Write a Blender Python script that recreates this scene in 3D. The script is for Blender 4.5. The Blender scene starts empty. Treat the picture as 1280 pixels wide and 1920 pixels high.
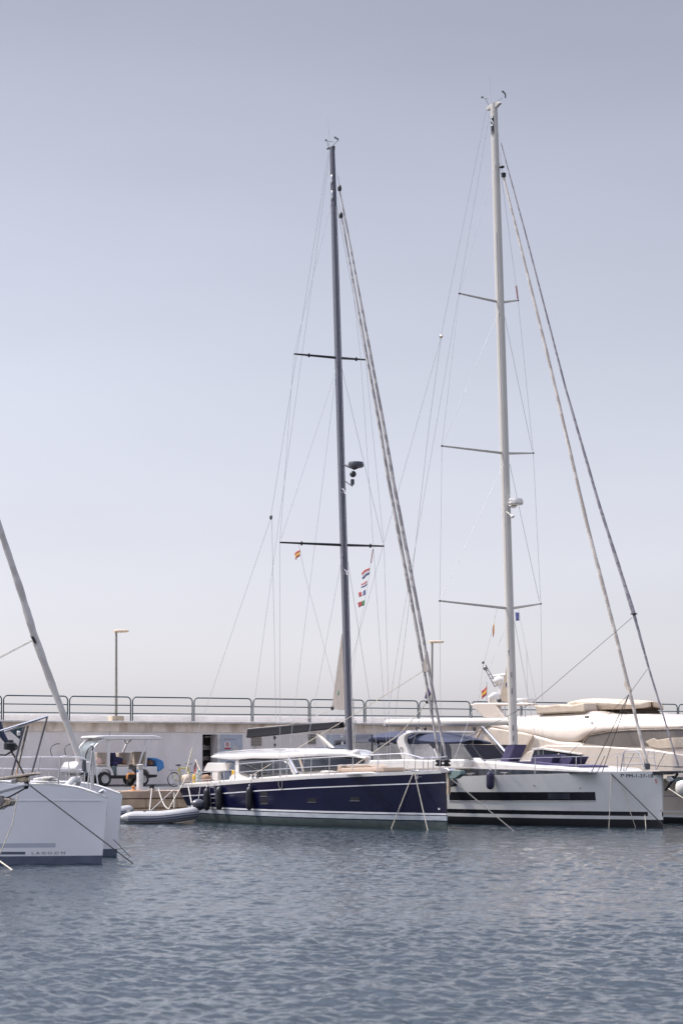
import bpy, math, random
import numpy as np
from mathutils import Vector, Matrix
random.seed(7)
R = math.radians
SC = bpy.context.scene
COL = SC.collection

# ------------------------------------------------------------------ camera
FPX = 85.0 / 36.0 * 1920.0
CAMH = 2.9
HOR = 1405.0
TH = math.atan((HOR - 960.0) / FPX)
cd = bpy.data.cameras.new('camera')
cd.lens = 85.0
cd.sensor_fit = 'VERTICAL'
cd.sensor_height = 36.0
cd.clip_start = 0.5
cd.clip_end = 9000.0
cd.dof.use_dof = True
cd.dof.focus_distance = 92.0
cd.dof.aperture_fstop = 2.6
cam = bpy.data.objects.new('camera', cd)
COL.objects.link(cam)
cam.location = (0, 0, CAMH)
cam.rotation_euler = (R(90) + TH, 0, 0)
SC.camera = cam
CT, ST = math.cos(TH), math.sin(TH)


def ray(px, py):
    dx = (px - 640.0) / FPX
    dy = (960.0 - py) / FPX
    return Vector((dx, CT - ST * dy, ST + CT * dy))


def project(w):
    x, y, z = w[0], w[1], w[2] - CAMH
    f = y * CT + z * ST
    up = -y * ST + z * CT
    return 640.0 + FPX * x / f, 960.0 - FPX * up / f


class Frame:
    """a place with a heading: x forward, y to the left, z up"""

    def __init__(s, ox, oy, ang, oz=0.0):
        s.o = Vector((ox, oy, oz))
        s.ang = ang
        s.lx = Vector((math.cos(ang), math.sin(ang), 0))
        s.ly = Vector((-math.sin(ang), math.cos(ang), 0))

    def W(s, p):
        return s.o + s.lx * p[0] + s.ly * p[1] + Vector((0, 0, p[2]))

    def Lc(s, w):
        d = Vector(w) - s.o
        return (d.dot(s.lx), d.dot(s.ly), d.z)

    def pt(s, px, py, y=0.0):
        d = ray(px, py)
        c = Vector((0, 0, CAMH)) - s.o
        t = (y - c.dot(s.ly)) / d.dot(s.ly)
        q = s.Lc(Vector((0, 0, CAMH)) + d * t)
        return (q[0], y, q[2])

    def ptx(s, px, py, x):
        d = ray(px, py)
        c = Vector((0, 0, CAMH)) - s.o
        t = (x - c.dot(s.lx)) / d.dot(s.lx)
        q = s.Lc(Vector((0, 0, CAMH)) + d * t)
        return (x, q[1], q[2])

    def ptz(s, px, py, z):
        d = ray(px, py)
        t = (z + s.o.z - CAMH) / d.z
        q = s.Lc(Vector((0, 0, CAMH)) + d * t)
        return (q[0], q[1], z)

    def px(s, p):
        return project(s.W(p))


G = Frame(0, 0, 0)

# ------------------------------------------------------------------ materials
MATS = {}


def mat(name, col, rough=0.5, metal=0.0, var=0.08, vscale=3.0, bump=0.0, bscale=40.0, alpha=1.0, spec=0.5,
        coat=0.0, col2=None, stretch=(1, 1, 1), thresh=None):
    m = bpy.data.materials.new(name)
    m.use_nodes = True
    nt = m.node_tree
    b = nt.nodes['Principled BSDF']
    b.inputs['Roughness'].default_value = rough
    b.inputs['Metallic'].default_value = metal
    b.inputs['Alpha'].default_value = alpha
    b.inputs['Specular IOR Level'].default_value = spec
    b.inputs['Coat Weight'].default_value = coat
    b.inputs['Coat Roughness'].default_value = 0.05
    tc = nt.nodes.new('ShaderNodeTexCoord')
    mp = nt.nodes.new('ShaderNodeMapping')
    mp.inputs['Scale'].default_value = stretch
    nt.links.new(tc.outputs['Object'], mp.inputs['Vector'])
    n = nt.nodes.new('ShaderNodeTexNoise')
    n.inputs['Scale'].default_value = vscale
    n.inputs['Detail'].default_value = 6
    n.inputs['Roughness'].default_value = 0.65
    nt.links.new(mp.outputs[0], n.inputs['Vector'])
    cr = nt.nodes.new('ShaderNodeValToRGB')
    c2 = col2 if col2 else tuple(min(1, c * (1 - var * 2)) for c in col)
    c1 = col if col2 else tuple(min(1, c * (1 + var)) for c in col)
    lo, hi = thresh if thresh else (0.3, 0.7)
    cr.color_ramp.elements[0].position = lo
    cr.color_ramp.elements[1].position = hi
    cr.color_ramp.elements[0].color = (*c2, 1)
    cr.color_ramp.elements[1].color = (*c1, 1)
    nt.links.new(n.outputs['Fac'], cr.inputs['Fac'])
    nt.links.new(cr.outputs['Color'], b.inputs['Base Color'])
    # roughness varies a little too
    mr = nt.nodes.new('ShaderNodeMapRange')
    mr.inputs['To Min'].default_value = max(0.02, rough * 0.8)
    mr.inputs['To Max'].default_value = min(1, rough * 1.25)
    nt.links.new(n.outputs['Fac'], mr.inputs['Value'])
    nt.links.new(mr.outputs[0], b.inputs['Roughness'])
    if bump:
        n2 = nt.nodes.new('ShaderNodeTexNoise')
        n2.inputs['Scale'].default_value = bscale
        n2.inputs['Detail'].default_value = 4
        nt.links.new(mp.outputs[0], n2.inputs['Vector'])
        bp = nt.nodes.new('ShaderNodeBump')
        bp.inputs['Strength'].default_value = bump
        bp.inputs['Distance'].default_value = 0.02
        nt.links.new(n2.outputs['Fac'], bp.inputs['Height'])
        nt.links.new(bp.outputs[0], b.inputs['Normal'])
    MATS[name] = m
    return m


def M(n):
    return MATS[n]


mat('gelcoat', (0.66, 0.635, 0.6), 0.22, coat=0.4, var=0.03)
mat('gelcoat_cream', (0.6, 0.525, 0.445), 0.28, coat=0.3, var=0.04, vscale=1.2)
mat('hull_white', (0.64, 0.635, 0.6), 0.2, coat=0.5, var=0.04, vscale=1.0, bump=0.1, bscale=2.0)
mat('hull_cat', (0.81, 0.795, 0.795), 0.3, coat=0.3, var=0.03, vscale=0.8, bump=0.08, bscale=1.5)
mat('hull_navy', (0.0055, 0.0063, 0.03), 0.16, spec=0.4, var=0.15, vscale=0.7, bump=0.12, bscale=2.0)
mat('stripe_white', (0.7, 0.7, 0.7), 0.3, var=0.06)
mat('stripe_black', (0.012, 0.012, 0.016), 0.25, var=0.1)
mat('antifoul_grey', (0.06, 0.08, 0.078), 0.6, col2=(0.028, 0.04, 0.04), vscale=2.5, stretch=(1, 1, 3))
mat('antifoul_black', (0.01, 0.01, 0.013), 0.6)
mat('antifoul_blue', (0.105, 0.125, 0.17), 0.6, var=0.12)
mat('boot_grey', (0.5, 0.52, 0.55), 0.4, col2=(0.3, 0.33, 0.35), vscale=2.2, stretch=(1, 1, 3))
mat('deck', (0.54, 0.49, 0.43), 0.6, var=0.05)
mat('teak', (0.42, 0.33, 0.24), 0.7, var=0.15, stretch=(1, 12, 1))
mat('glass_dark', (0.035, 0.042, 0.055), 0.06, var=0.3, vscale=0.8, spec=0.8)
mat('glass_grey', (0.05, 0.055, 0.065), 0.08, var=0.3, vscale=0.9, spec=0.5)
mat('clear_plastic', (0.38, 0.37, 0.38), 0.12, var=0.3, vscale=1.2, alpha=0.5)
mat('tent_window', (0.2, 0.2, 0.2), 0.25, var=0.25, vscale=1.3, alpha=0.75)
mat('steel', (0.62, 0.61, 0.62), 0.25, metal=0.9, var=0.05)
mat('steel_dark', (0.22, 0.2, 0.21), 0.3, metal=0.8, var=0.15)
mat('wire', (0.55, 0.55, 0.57), 0.4, metal=0.5, var=0.05)
mat('mast_dark', (0.1, 0.1, 0.125), 0.38, metal=0.35, var=0.06, vscale=0.6)
mat('mast_white', (0.5, 0.475, 0.43), 0.32, metal=0.0, var=0.03, vscale=0.5)
mat('black', (0.012, 0.012, 0.016), 0.4, var=0.2)
mat('rubber', (0.018, 0.018, 0.022), 0.42, var=0.2, vscale=6)
mat('fender_navy', (0.02, 0.021, 0.055), 0.6, var=0.15, bump=0.3, bscale=60)
mat('boom_cover', (0.014, 0.014, 0.018), 0.8, spec=0.15, var=0.15, bump=0.3, bscale=25)
mat('canvas_navy', (0.035, 0.043, 0.08), 0.85, var=0.18, vscale=2.5, bump=0.4, bscale=14)
mat('canvas_dark', (0.02, 0.022, 0.035), 0.85, var=0.2, bump=0.5, bscale=10)
mat('cushion_navy', (0.06, 0.05, 0.115), 0.85, var=0.12, bump=0.3, bscale=12)
mat('cushion_beige', (0.4, 0.315, 0.25), 0.9, var=0.06, bump=0.3, bscale=14)
mat('canvas_beige', (0.54, 0.45, 0.35), 0.9, var=0.1, vscale=2, bump=0.6, bscale=6)
mat('canvas_cream', (0.57, 0.49, 0.4), 0.9, var=0.07, vscale=1.4, bump=0.6, bscale=4)
mat('clew_tan', (0.4, 0.33, 0.25), 0.9, var=0.1, vscale=3, bump=0.4, bscale=8)
mat('sail', (0.31, 0.275, 0.245), 0.8, var=0.1, vscale=3, bump=0.4, bscale=8, stretch=(3, 3, 0.6))
mat('rope_dark', (0.05, 0.045, 0.045), 0.9)
mat('rope_light', (0.6, 0.55, 0.45), 0.9, var=0.2, vscale=20)
mat('rope_white', (0.46, 0.44, 0.4), 0.9, var=0.2, vscale=20)
mat('rail_teal', (0.03, 0.06, 0.075), 0.45, var=0.2, metal=0.2)
mat('lamp_metal', (0.3, 0.28, 0.25), 0.5, metal=0.3)
mat('lamp_plastic', (0.62, 0.5, 0.36), 0.5, var=0.1)
mat('block_concrete', (0.5, 0.42, 0.32), 0.9, var=0.2, vscale=8)
mat('wall_paint', (0.86, 0.8, 0.76), 0.85, col2=(0.72, 0.66, 0.62), vscale=1.3, stretch=(1, 1, 0.3), bump=0.2, bscale=20)
mat('wall_board', (0.75, 0.7, 0.65), 0.7, var=0.05, stretch=(12, 1, 0.3), vscale=1.5)
mat('parapet', (0.7, 0.67, 0.64), 0.9, var=0.08, vscale=0.8)
mat('ledge', (0.7, 0.66, 0.6), 0.85, var=0.15, vscale=2.5)
mat('asphalt', (0.1, 0.098, 0.098), 0.95, var=0.2, vscale=1.2, bump=0.4, bscale=60)
mat('quay_top', (0.55, 0.4, 0.29), 0.9, var=0.15, vscale=1.4, bump=0.3, bscale=30)
mat('quay_face', (0.72, 0.53, 0.35), 0.95, col2=(0.4, 0.29, 0.19), vscale=1.6, bump=0.6, bscale=9)
mat('door_grey', (0.42, 0.45, 0.5), 0.6, var=0.06)
mat('frame_white', (0.55, 0.53, 0.5), 0.7, var=0.1)
mat('vent_slat', (0.36, 0.32, 0.27), 0.7, var=0.1)
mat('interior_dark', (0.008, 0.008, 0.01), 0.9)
mat('sign_white', (0.75, 0.74, 0.72), 0.5, var=0.02)
mat('sign_red', (0.5, 0.03, 0.04), 0.5, var=0.05)
mat('red', (0.3, 0.045, 0.05), 0.7, var=0.06)
mat('white_cloth', (0.45, 0.43, 0.44), 0.8, var=0.03)
mat('blue', (0.06, 0.075, 0.2), 0.7, var=0.06)
mat('yellow', (0.55, 0.33, 0.04), 0.6, var=0.06)
mat('bike_yellow', (0.6, 0.5, 0.04), 0.4, var=0.06)
mat('green', (0.02, 0.16, 0.06), 0.7, var=0.06)
mat('orange', (0.55, 0.24, 0.07), 0.6, var=0.12, vscale=8)
mat('pvc_grey', (0.36, 0.355, 0.35), 0.4, var=0.05, vscale=1.5)
mat('pvc_navy', (0.04, 0.05, 0.11), 0.45, var=0.1)
mat('engine', (0.03, 0.03, 0.045), 0.3, coat=0.3, var=0.1)
mat('cart_white', (0.72, 0.7, 0.68), 0.3, coat=0.3, var=0.03)
mat('seat_vinyl', (0.45, 0.39, 0.33), 0.6, var=0.08)
mat('windscreen', (0.3, 0.36, 0.37), 0.05, var=0.4, vscale=1.5, alpha=0.35, spec=0.8)
mat('wheel_rim', (0.55, 0.54, 0.53), 0.35, metal=0.4, var=0.1)
mat('bag_blue', (0.07, 0.25, 0.55), 0.7, var=0.15, bump=0.5, bscale=8)
mat('bag_pink', (0.65, 0.35, 0.38), 0.7, col2=(0.7, 0.6, 0.5), vscale=12)
mat('bag_dark', (0.04, 0.035, 0.13), 0.8, col2=(0.012, 0.012, 0.02), vscale=7)
mat('bag_brown', (0.32, 0.19, 0.12), 0.8, var=0.2)
mat('post_white', (0.62, 0.6, 0.57), 0.5, var=0.08)
mat('solar', (0.05, 0.07, 0.13), 0.15, var=0.15)
mat('chrome_warm', (0.5, 0.42, 0.34), 0.2, metal=0.9, var=0.3, vscale=6)
mat('wood_warm', (0.62, 0.5, 0.38), 0.6, var=0.15)
mat('radar_dark', (0.06, 0.065, 0.075), 0.4)
mat('radar_white', (0.68, 0.65, 0.6), 0.35)
mat('cover_taupe', (0.15, 0.132, 0.115), 0.5, var=0.12, vscale=1.0, bump=0.4, bscale=4)
mat('patterned', (0.55, 0.53, 0.48), 0.9, col2=(0.04, 0.12, 0.1), vscale=14, thresh=(0.45, 0.55))
mat('anchor_green', (0.12, 0.17, 0.16), 0.5, var=0.1)
mat('seam', (0.25, 0.25, 0.27), 0.6)


def band_mat(name, ca, cb, scale, rough=0.75, tilt=0.5):
    """furled sailcloth: a leech strip that winds round the roll"""
    m = mat(name, ca, rough, var=0.1, vscale=2, bump=0.5, bscale=12, stretch=(1, 1, 0.5))
    nt = m.node_tree
    b = nt.nodes['Principled BSDF']
    tc = [n for n in nt.nodes if n.type == 'TEX_COORD'][0]
    w = nt.nodes.new('ShaderNodeTexWave')
    w.wave_type = 'BANDS'
    w.bands_direction = 'DIAGONAL'
    w.inputs['Scale'].default_value = scale
    w.inputs['Distortion'].default_value = 14.0
    w.inputs['Detail'].default_value = 3.0
    w.inputs['Detail Scale'].default_value = 1.3
    nt.links.new(tc.outputs['Object'], w.inputs['Vector'])
    cr = nt.nodes.new('ShaderNodeValToRGB')
    cr.color_ramp.elements[0].position = 0.3
    cr.color_ramp.elements[1].position = 0.62
    cr.color_ramp.elements[0].color = (*ca, 1)
    cr.color_ramp.elements[1].color = (*cb, 1)
    nt.links.new(w.outputs['Fac'], cr.inputs['Fac'])
    nt.links.new(cr.outputs['Color'], b.inputs['Base Color'])
    return m


band_mat('furl_grey', (0.24, 0.22, 0.215), (0.4, 0.37, 0.345), 0.75)
band_mat('furl_cream', (0.44, 0.39, 0.34), (0.6, 0.54, 0.475), 0.45)
band_mat('furl_mauve', (0.2, 0.18, 0.2), (0.3, 0.28, 0.29), 1.1)
band_mat('furl_pale', (0.42, 0.39, 0.36), (0.5, 0.475, 0.44), 0.4)


def stain_mat():
    """painted concrete beam with rust runs hanging from its upper edge"""
    m = mat('fascia', (0.84, 0.73, 0.62), 0.9, var=0.12, vscale=1.4, bump=0.2, bscale=20)
    nt = m.node_tree
    b = nt.nodes['Principled BSDF']
    tc = [n for n in nt.nodes if n.type == 'TEX_COORD'][0]
    mp = nt.nodes.new('ShaderNodeMapping')
    mp.inputs['Scale'].default_value = (0.9, 0.9, 0.22)
    nt.links.new(tc.outputs['Object'], mp.inputs[0])
    n = nt.nodes.new('ShaderNodeTexNoise')
    n.inputs['Scale'].default_value = 1.5
    n.inputs['Detail'].default_value = 8
    nt.links.new(mp.outputs[0], n.inputs['Vector'])
    cr = nt.nodes.new('ShaderNodeValToRGB')
    cr.color_ramp.elements[0].position = 0.5
    cr.color_ramp.elements[1].position = 0.78
    nt.links.new(n.outputs['Fac'], cr.inputs['Fac'])
    mx = nt.nodes.new('ShaderNodeMix')
    mx.data_type = 'RGBA'
    mx.inputs[7].default_value = (0.34, 0.2, 0.1, 1)
    src = b.inputs['Base Color'].links[0].from_socket
    nt.links.new(cr.outputs['Color'], mx.inputs[0])
    nt.links.new(src, mx.inputs[6])
    nt.links.new(mx.outputs[2], b.inputs['Base Color'])


stain_mat()

# ------------------------------------------------------------------ building blocks


class Thing:
    def __init__(s, name, label, cat, fr, base=(0, 0, 0), group=None):
        s.fr = fr
        s.base = Vector(base)
        s.o = bpy.data.objects.new(name, None)
        s.o.empty_display_size = 0.2
        COL.objects.link(s.o)
        s.o.location = fr.W(base)
        s.o.rotation_euler = (0, 0, fr.ang)
        s.o['label'] = label
        s.o['category'] = cat
        if group:
            s.o['group'] = group


class MB:
    def __init__(s):
        s.v, s.f, s.m = [], [], []

    def add(s, vs, fs, mi=0):
        k = len(s.v)
        s.v += [tuple(p) for p in vs]
        s.f += [tuple(i + k for i in f) for f in fs]
        s.m += [mi] * len(fs)
        return s

    def box(s, c, d, mi=0, rz=0.0, ry=0.0):
        hx, hy, hz = d[0] / 2, d[1] / 2, d[2] / 2
        mt = Matrix.Rotation(rz, 3, 'Z') @ Matrix.Rotation(ry, 3, 'Y')
        vs = [Vector(c) + mt @ Vector((x * hx, y * hy, z * hz)) for x in (-1, 1) for y in (-1, 1) for z in (-1, 1)]
        return s.add(vs, [(0, 1, 3, 2), (4, 6, 7, 5), (0, 4, 5, 1), (2, 3, 7, 6), (0, 2, 6, 4), (1, 5, 7, 3)], mi)

    def tube(s, pts, r, n=8, mi=0, cap=True, flat=None):
        """tube along points; flat=(a,b) gives an elliptic section: a along local x, b along local y"""
        pts = [Vector(p) for p in pts]
        rs = r if isinstance(r, (list, tuple)) else [r] * len(pts)
        rings = []
        up = None
        for i, p in enumerate(pts):
            a = pts[max(0, i - 1)]
            b = pts[min(len(pts) - 1, i + 1)]
            t = (b - a).normalized()
            if up is None:
                up = Vector((0, 1, 0)) if abs(t.y) < 0.9 else Vector((1, 0, 0))
            e2 = (up - t * up.dot(t)).normalized()
            e1 = e2.cross(t).normalized()
            up = e2
            fa, fb = flat if flat else (1, 1)
            rings.append([p + e1 * (math.cos(2 * math.pi * k / n) * rs[i] * fa) + e2 * (math.sin(2 * math.pi * k / n) * rs[i] * fb)
                          for k in range(n)])
        return s.loft(rings, mi, cap)

    def loft(s, rings, mi=0, cap=True, close=True):
        n = len(rings[0])
        vs = [p for r in rings for p in r]
        fs = []
        for i in range(len(rings) - 1):
            for k in range(n if close else n - 1):
                k2 = (k + 1) % n
                fs.append((i * n + k, i * n + k2, (i + 1) * n + k2, (i + 1) * n + k))
        if cap and close:
            fs.append(tuple(reversed(range(n))))
            fs.append(tuple((len(rings) - 1) * n + k for k in range(n)))
        return s.add(vs, fs, mi)

    def prism(s, poly, y0, y1, mi=0):
        """poly: (x,z) list, extruded from y0 to y1"""
        n = len(poly)
        vs = [(p[0], y0, p[1]) for p in poly] + [(p[0], y1, p[1]) for p in poly]
        fs = [tuple(range(n)), tuple(reversed(range(n, 2 * n)))]
        fs += [(i, i + n, (i + 1) % n + n, (i + 1) % n) for i in range(n)]
        return s.add(vs, fs, mi)

    def ball(s, c, r, mi=0, nu=14, nv=9):
        rr = r if isinstance(r, (list, tuple)) else (r, r, r)
        rings = []
        for j in range(nv + 1):
            ph = math.pi * (0.02 + 0.96 * j / nv)
            rings.append([(c[0] + rr[0] * math.sin(ph) * math.cos(2 * math.pi * k / nu),
                           c[1] + rr[1] * math.sin(ph) * math.sin(2 * math.pi * k / nu),
                           c[2] - rr[2] * math.cos(ph)) for k in range(nu)])
        return s.loft(rings, mi)

    def lathe(s, c, prof, mi=0, n=18, axis='z', cap=True):
        rings = []
        for r, h in prof:
            ring = []
            for k in range(n):
                a = 2 * math.pi * k / n
                x, y = r * math.cos(a), r * math.sin(a)
                if axis == 'z':
                    ring.append((c[0] + x, c[1] + y, c[2] + h))
                elif axis == 'y':
                    ring.append((c[0] + x, c[1] + h, c[2] - y))
                else:
                    ring.append((c[0] + h, c[1] + x, c[2] + y))
            rings.append(ring)
        return s.loft(rings, mi, cap)

    def torus(s, c, R_, r, axis='y', n=28, k=8, mi=0):
        rings = []
        for i in range(n):
            a = 2 * math.pi * i / n
            ring = []
            for j in range(k):
                b = 2 * math.pi * j / k
                q = R_ + r * math.cos(b)
                x, z, y = q * math.cos(a), q * math.sin(a), r * math.sin(b)
                ring.append((c[0] + x, c[1] + y, c[2] + z) if axis == 'y' else
                            ((c[0] + x, c[1] + z, c[2] + y) if axis == 'z' else (c[0] + y, c[1] + x, c[2] + z)))
            rings.append(ring)
        rings.append(rings[0])
        return s.loft(rings, mi, cap=False)

    def build(s, name, T, mats, parent=None, bevel=0.0, seg=2, sub=0, smooth=True, angle=35, label=None, solid=0.0):
        b = T.base if T else Vector((0, 0, 0))
        me = bpy.data.meshes.new(name)
        me.from_pydata([(p[0] - b[0], p[1] - b[1], p[2] - b[2]) for p in s.v], [], s.f)
        mats = mats if isinstance(mats, (list, tuple)) else [mats]
        for m in mats:
            me.materials.append(M(m) if isinstance(m, str) else m)
        if len(mats) > 1:
            me.polygons.foreach_set('material_index', s.m)
        import bmesh
        bm = bmesh.new()
        bm.from_mesh(me)
        bmesh.ops.recalc_face_normals(bm, faces=bm.faces)
        bm.to_mesh(me)
        bm.free()
        o = bpy.data.objects.new(name, me)
        COL.objects.link(o)
        o.parent = parent if parent else (T.o if T else None)
        if smooth:
            me.shade_smooth()
            me.set_sharp_from_angle(angle=R(angle))
        if solid:
            md = o.modifiers.new('s', 'SOLIDIFY')
            md.thickness = solid
            md.offset = 0
        if bevel:
            md = o.modifiers.new('b', 'BEVEL')
            md.width = bevel
            md.segments = seg
            md.limit_method = 'ANGLE'
            md.angle_limit = R(30)
        if sub:
            md = o.modifiers.new('u', 'SUBSURF')
            md.levels = md.render_levels = sub
        if label:
            o['label'] = label
        return o


def single(name, label, cat, fr, base, mb, mats, group=None, **kw):
    """a thing that is one mesh"""
    T = Thing(name, label, cat, fr, base, group)
    e = T.o
    loc, rot = e.location.copy(), e.rotation_euler.copy()
    bpy.data.objects.remove(e)
    holder = type('H', (), {})()
    holder.base = Vector(base)
    holder.o = None
    o = mb.build(name, holder, mats, **kw)
    o.location, o.rotation_euler = loc, rot
    o['label'], o['category'] = label, cat
    if group:
        o['group'] = group
    return o


def slab(T, name, pix, y0, y1, mats, bevel=0.02, seg=2, parent=None, **kw):
    poly = []
    for p in pix:
        q = T.fr.pt(p[0], p[1], y0)
        poly.append((q[0], q[2]))
    return MB().prism(poly, y0, y1).build(name, T, mats, parent=parent, bevel=bevel, seg=seg, **kw)


def wire(T, name, pts, r, mats, n=6, parent=None):
    return MB().tube(pts, r, n).build(name, T, mats, parent=parent)


def sagged(a, b, sag, n=10):
    a, b = Vector(a), Vector(b)
    return [a.lerp(b, i / n) - Vector((0, 0, sag * 4 * (i / n) * (1 - i / n))) for i in range(n + 1)]


def lerp_tab(tab, x):
    if x <= tab[0][0]:
        return tab[0][1]
    for (a, va), (b, vb) in zip(tab, tab[1:]):
        if x <= b:
            return va + (vb - va) * (x - a) / (b - a)
    return tab[-1][1]


def smooth_tab(tab):
    """monotone-ish cubic through the table"""
    xs = [t[0] for t in tab]
    ys = [t[1] for t in tab]
    n = len(xs)
    d = [(ys[i + 1] - ys[i]) / (xs[i + 1] - xs[i]) for i in range(n - 1)]
    ms = [d[0]] + [(d[i - 1] + d[i]) / 2 for i in range(1, n - 1)] + [d[-1]]

    def f(x):
        if x <= xs[0]:
            return ys[0]
        if x >= xs[-1]:
            return ys[-1]
        i = max(k for k in range(n - 1) if xs[k] <= x)
        h = xs[i + 1] - xs[i]
        t = (x - xs[i]) / h
        return ((1 + 2 * t) * (1 - t) ** 2 * ys[i] + t * (1 - t) ** 2 * h * ms[i] +
                t * t * (3 - 2 * t) * ys[i + 1] + t * t * (t - 1) * h * ms[i + 1])
    return f


class Hull:
    """a displacement hull: half-beam from a plan table, sheer from a profile"""

    def __init__(s, fr, L, B, plan, wl, stem=0.0, stern=0.0, yc=0.0, power=0.8):
        s.fr, s.L, s.B, s.yc, s.pw = fr, L, B, yc, power
        s.plan, s.wl = smooth_tab(plan), smooth_tab(wl)
        s.stem, s.stern = stem, stern
        s.zs = lambda u: 1.9

    def half(s, u, z):
        bd = s.B * s.plan(u)
        bw = bd * s.wl(u)
        zs = s.zs(u)
        if z <= 0:
            return bw * max(0.3, 1 + z * 0.45)
        return bw + (bd - bw) * min(1, z / zs) ** s.pw

    def P(s, u, z, side=-1, off=0.0):
        zs = s.zs(u)
        t = max(0.0, min(1.0, z / zs))
        x = -s.L * u + s.stem * t * (1 - u) ** 5 + s.stern * (1 - t) * u ** 10
        return (x, s.yc + side * (s.half(u, z) + off), z)

    def fit_sheer(s, pix):
        tab = []
        n = 40
        for i in range(n + 1):
            u = i / n
            z = 1.9
            for _ in range(6):
                s.zs = lambda uu, z=z: z
                p = s.P(u, z)
                px, _y = s.fr.px(p)
                z = s.fr.pt(px, lerp_tab(pix, px), p[1])[2]
            tab.append((u, z))
        s.zs = smooth_tab(tab)

    def find(s, px, py):
        """u,z of the near side seen at a pixel"""
        u, z = 0.4, 1.0
        for _ in range(40):
            p = s.P(u, z)
            q = s.fr.pt(px, py, p[1])
            u += 0.6 * ((p[0] - q[0]) / s.L)
            u = max(0, min(1, u))
            z = q[2]
        return u, z

    def shell(s, T, name, rows, mats, nu=64, zbot=-0.5, parent=None):
        """rows: list of (f(zs) -> top z of the band, material index)"""
        mb = MB()
        zr = [zbot] + [f(s.zs(0.5)) for f, _ in rows]
        kk = [4 if abs(b - a) > 0.5 else 1 for a, b in zip(zr, zr[1:])]
        for side in (-1, 1):
            grid = []
            for i in range(nu + 1):
                u = (i / nu) ** 1.3
                zs = s.zs(u)
                zz = [zbot] + [f(zs) for f, _ in rows]
                zz2 = [zz[0]]
                for a, b, k in zip(zz, zz[1:], kk):
                    zz2 += [a + (b - a) * j / k for j in range(1, k + 1)]
                grid.append([s.P(u, z, side) for z in zz2])
            ks = []
            zs = s.zs(0.5)
            zz = [zbot] + [f(zs) for f, _ in rows]
            for (a, b), (_, mi) in zip(zip(zz, zz[1:]), rows):
                ks += [mi] * (4 if abs(b - a) > 0.5 else 1)
            nr = min(len(g) for g in grid)
            vs = [p for g in grid for p in g[:nr]]
            fs, ms = [], []
            for i in range(nu):
                for k in range(nr - 1):
                    fs.append((i * nr + k, i * nr + k + 1, (i + 1) * nr + k + 1, (i + 1) * nr + k))
                    ms.append(ks[k])
            k0 = len(mb.v)
            mb.v += vs
            mb.f += [tuple(q + k0 for q in f) for f in fs]
            mb.m += ms
            if side == -1:
                tr0 = [(k0 + nu * nr + k) for k in range(nr)]
                bo0 = [(k0 + k) for k in range(nr)]
            else:
                tr1 = [(k0 + nu * nr + k) for k in range(nr)]
                bo1 = [(k0 + k) for k in range(nr)]
        for k in range(nr - 1):
            mb.f.append((tr0[k], tr0[k + 1], tr1[k + 1], tr1[k]))
            mb.m.append(ks[k])
            mb.f.append((bo0[k], bo0[k + 1], bo1[k + 1], bo1[k]))
            mb.m.append(ks[k])
        return mb.build(name, T, mats, parent=parent, angle=50)

    def deck(s, T, name, drop, inset, m, parent=None, camber=0.06, nu=40):
        rings = []
        for i in range(nu + 1):
            u = 0.004 + 0.992 * (i / nu)
            zs = s.zs(u) - drop
            h = max(0.01, s.half(u, zs) - inset)
            x = s.P(u, zs)[0]
            rings.append([(x, s.yc + h * q, zs + camber * (1 - q * q)) for q in (-1, -.6, -.2, .2, .6, 1)])
        return MB().loft(rings, cap=False, close=False).build(name, T, m, parent=parent)

    def patch(s, T, name, u0, u1, z0, z1, m, off=0.006, thick=0.02, parent=None, nu=10, zf=None, side=-1, label=None):
        """a plate that follows the side of the hull"""
        rings = []
        for i in range(nu + 1):
            u = u0 + (u1 - u0) * i / nu
            a, b = (z0, z1) if zf is None else zf(u)
            rings.append([s.P(u, a, side, off), s.P(u, b, side, off), s.P(u, b, side, off - thick), s.P(u, a, side, off - thick)])
        return MB().loft(rings).build(name, T, m, parent=parent, smooth=False, label=label)

    def patch_px(s, T, name, x0, y0, x1, y1, m, **kw):
        ua, za = s.find(x0, y0)
        ub, zb = s.find(x1, y1)
        uc, zc = s.find(x0, y1)
        ud, zd = s.find(x1, y0)
        return s.patch(T, name, (ua + uc) / 2, (ub + ud) / 2, 0, 0, m,
                       zf=lambda u: (zc + (zb - zc) * (u - ua) / (ub - ua + 1e-9), za + (zd - za) * (u - ua) / (ub - ua + 1e-9)), **kw)

    def text(s, T, body, px, py, height, m, name='lettering', parent=None, width=None, shear=0, spacing=1.0):
        u0, z0 = s.find(px, py)
        x0 = s.P(u0, z0)[0]
        vs, fs = text_mesh(body, height, width, shear, spacing)
        mb = MB()
        out = []
        for (a, b, c) in vs:
            x = x0 + a
            u = max(0, -x / s.L)
            out.append(s.P(u, z0 + b, -1, 0.006 + c))
        mb.add(out, fs)
        return mb.build(name, T, m, parent=parent, smooth=False)


def text_mesh(body, height, width=None, shear=0, spacing=1.0, depth=0.003):
    cu = bpy.data.curves.new('t', 'FONT')
    cu.body = body
    cu.size = height / 0.7
    cu.shear = shear
    cu.space_character = spacing
    cu.extrude = depth
    ob = bpy.data.objects.new('t', cu)
    COL.objects.link(ob)
    dg = bpy.context.evaluated_depsgraph_get()
    me = bpy.data.meshes.new_from_object(ob.evaluated_get(dg))
    vs = [tuple(v.co) for v in me.vertices]
    fs = [tuple(p.vertices) for p in me.polygons]
    bpy.data.objects.remove(ob)
    bpy.data.curves.remove(cu)
    bpy.data.meshes.remove(me)
    if width:
        w = max(v[0] for v in vs)
        vs = [(v[0] * width / w, v[1], v[2]) for v in vs]
    return vs, fs


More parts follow.
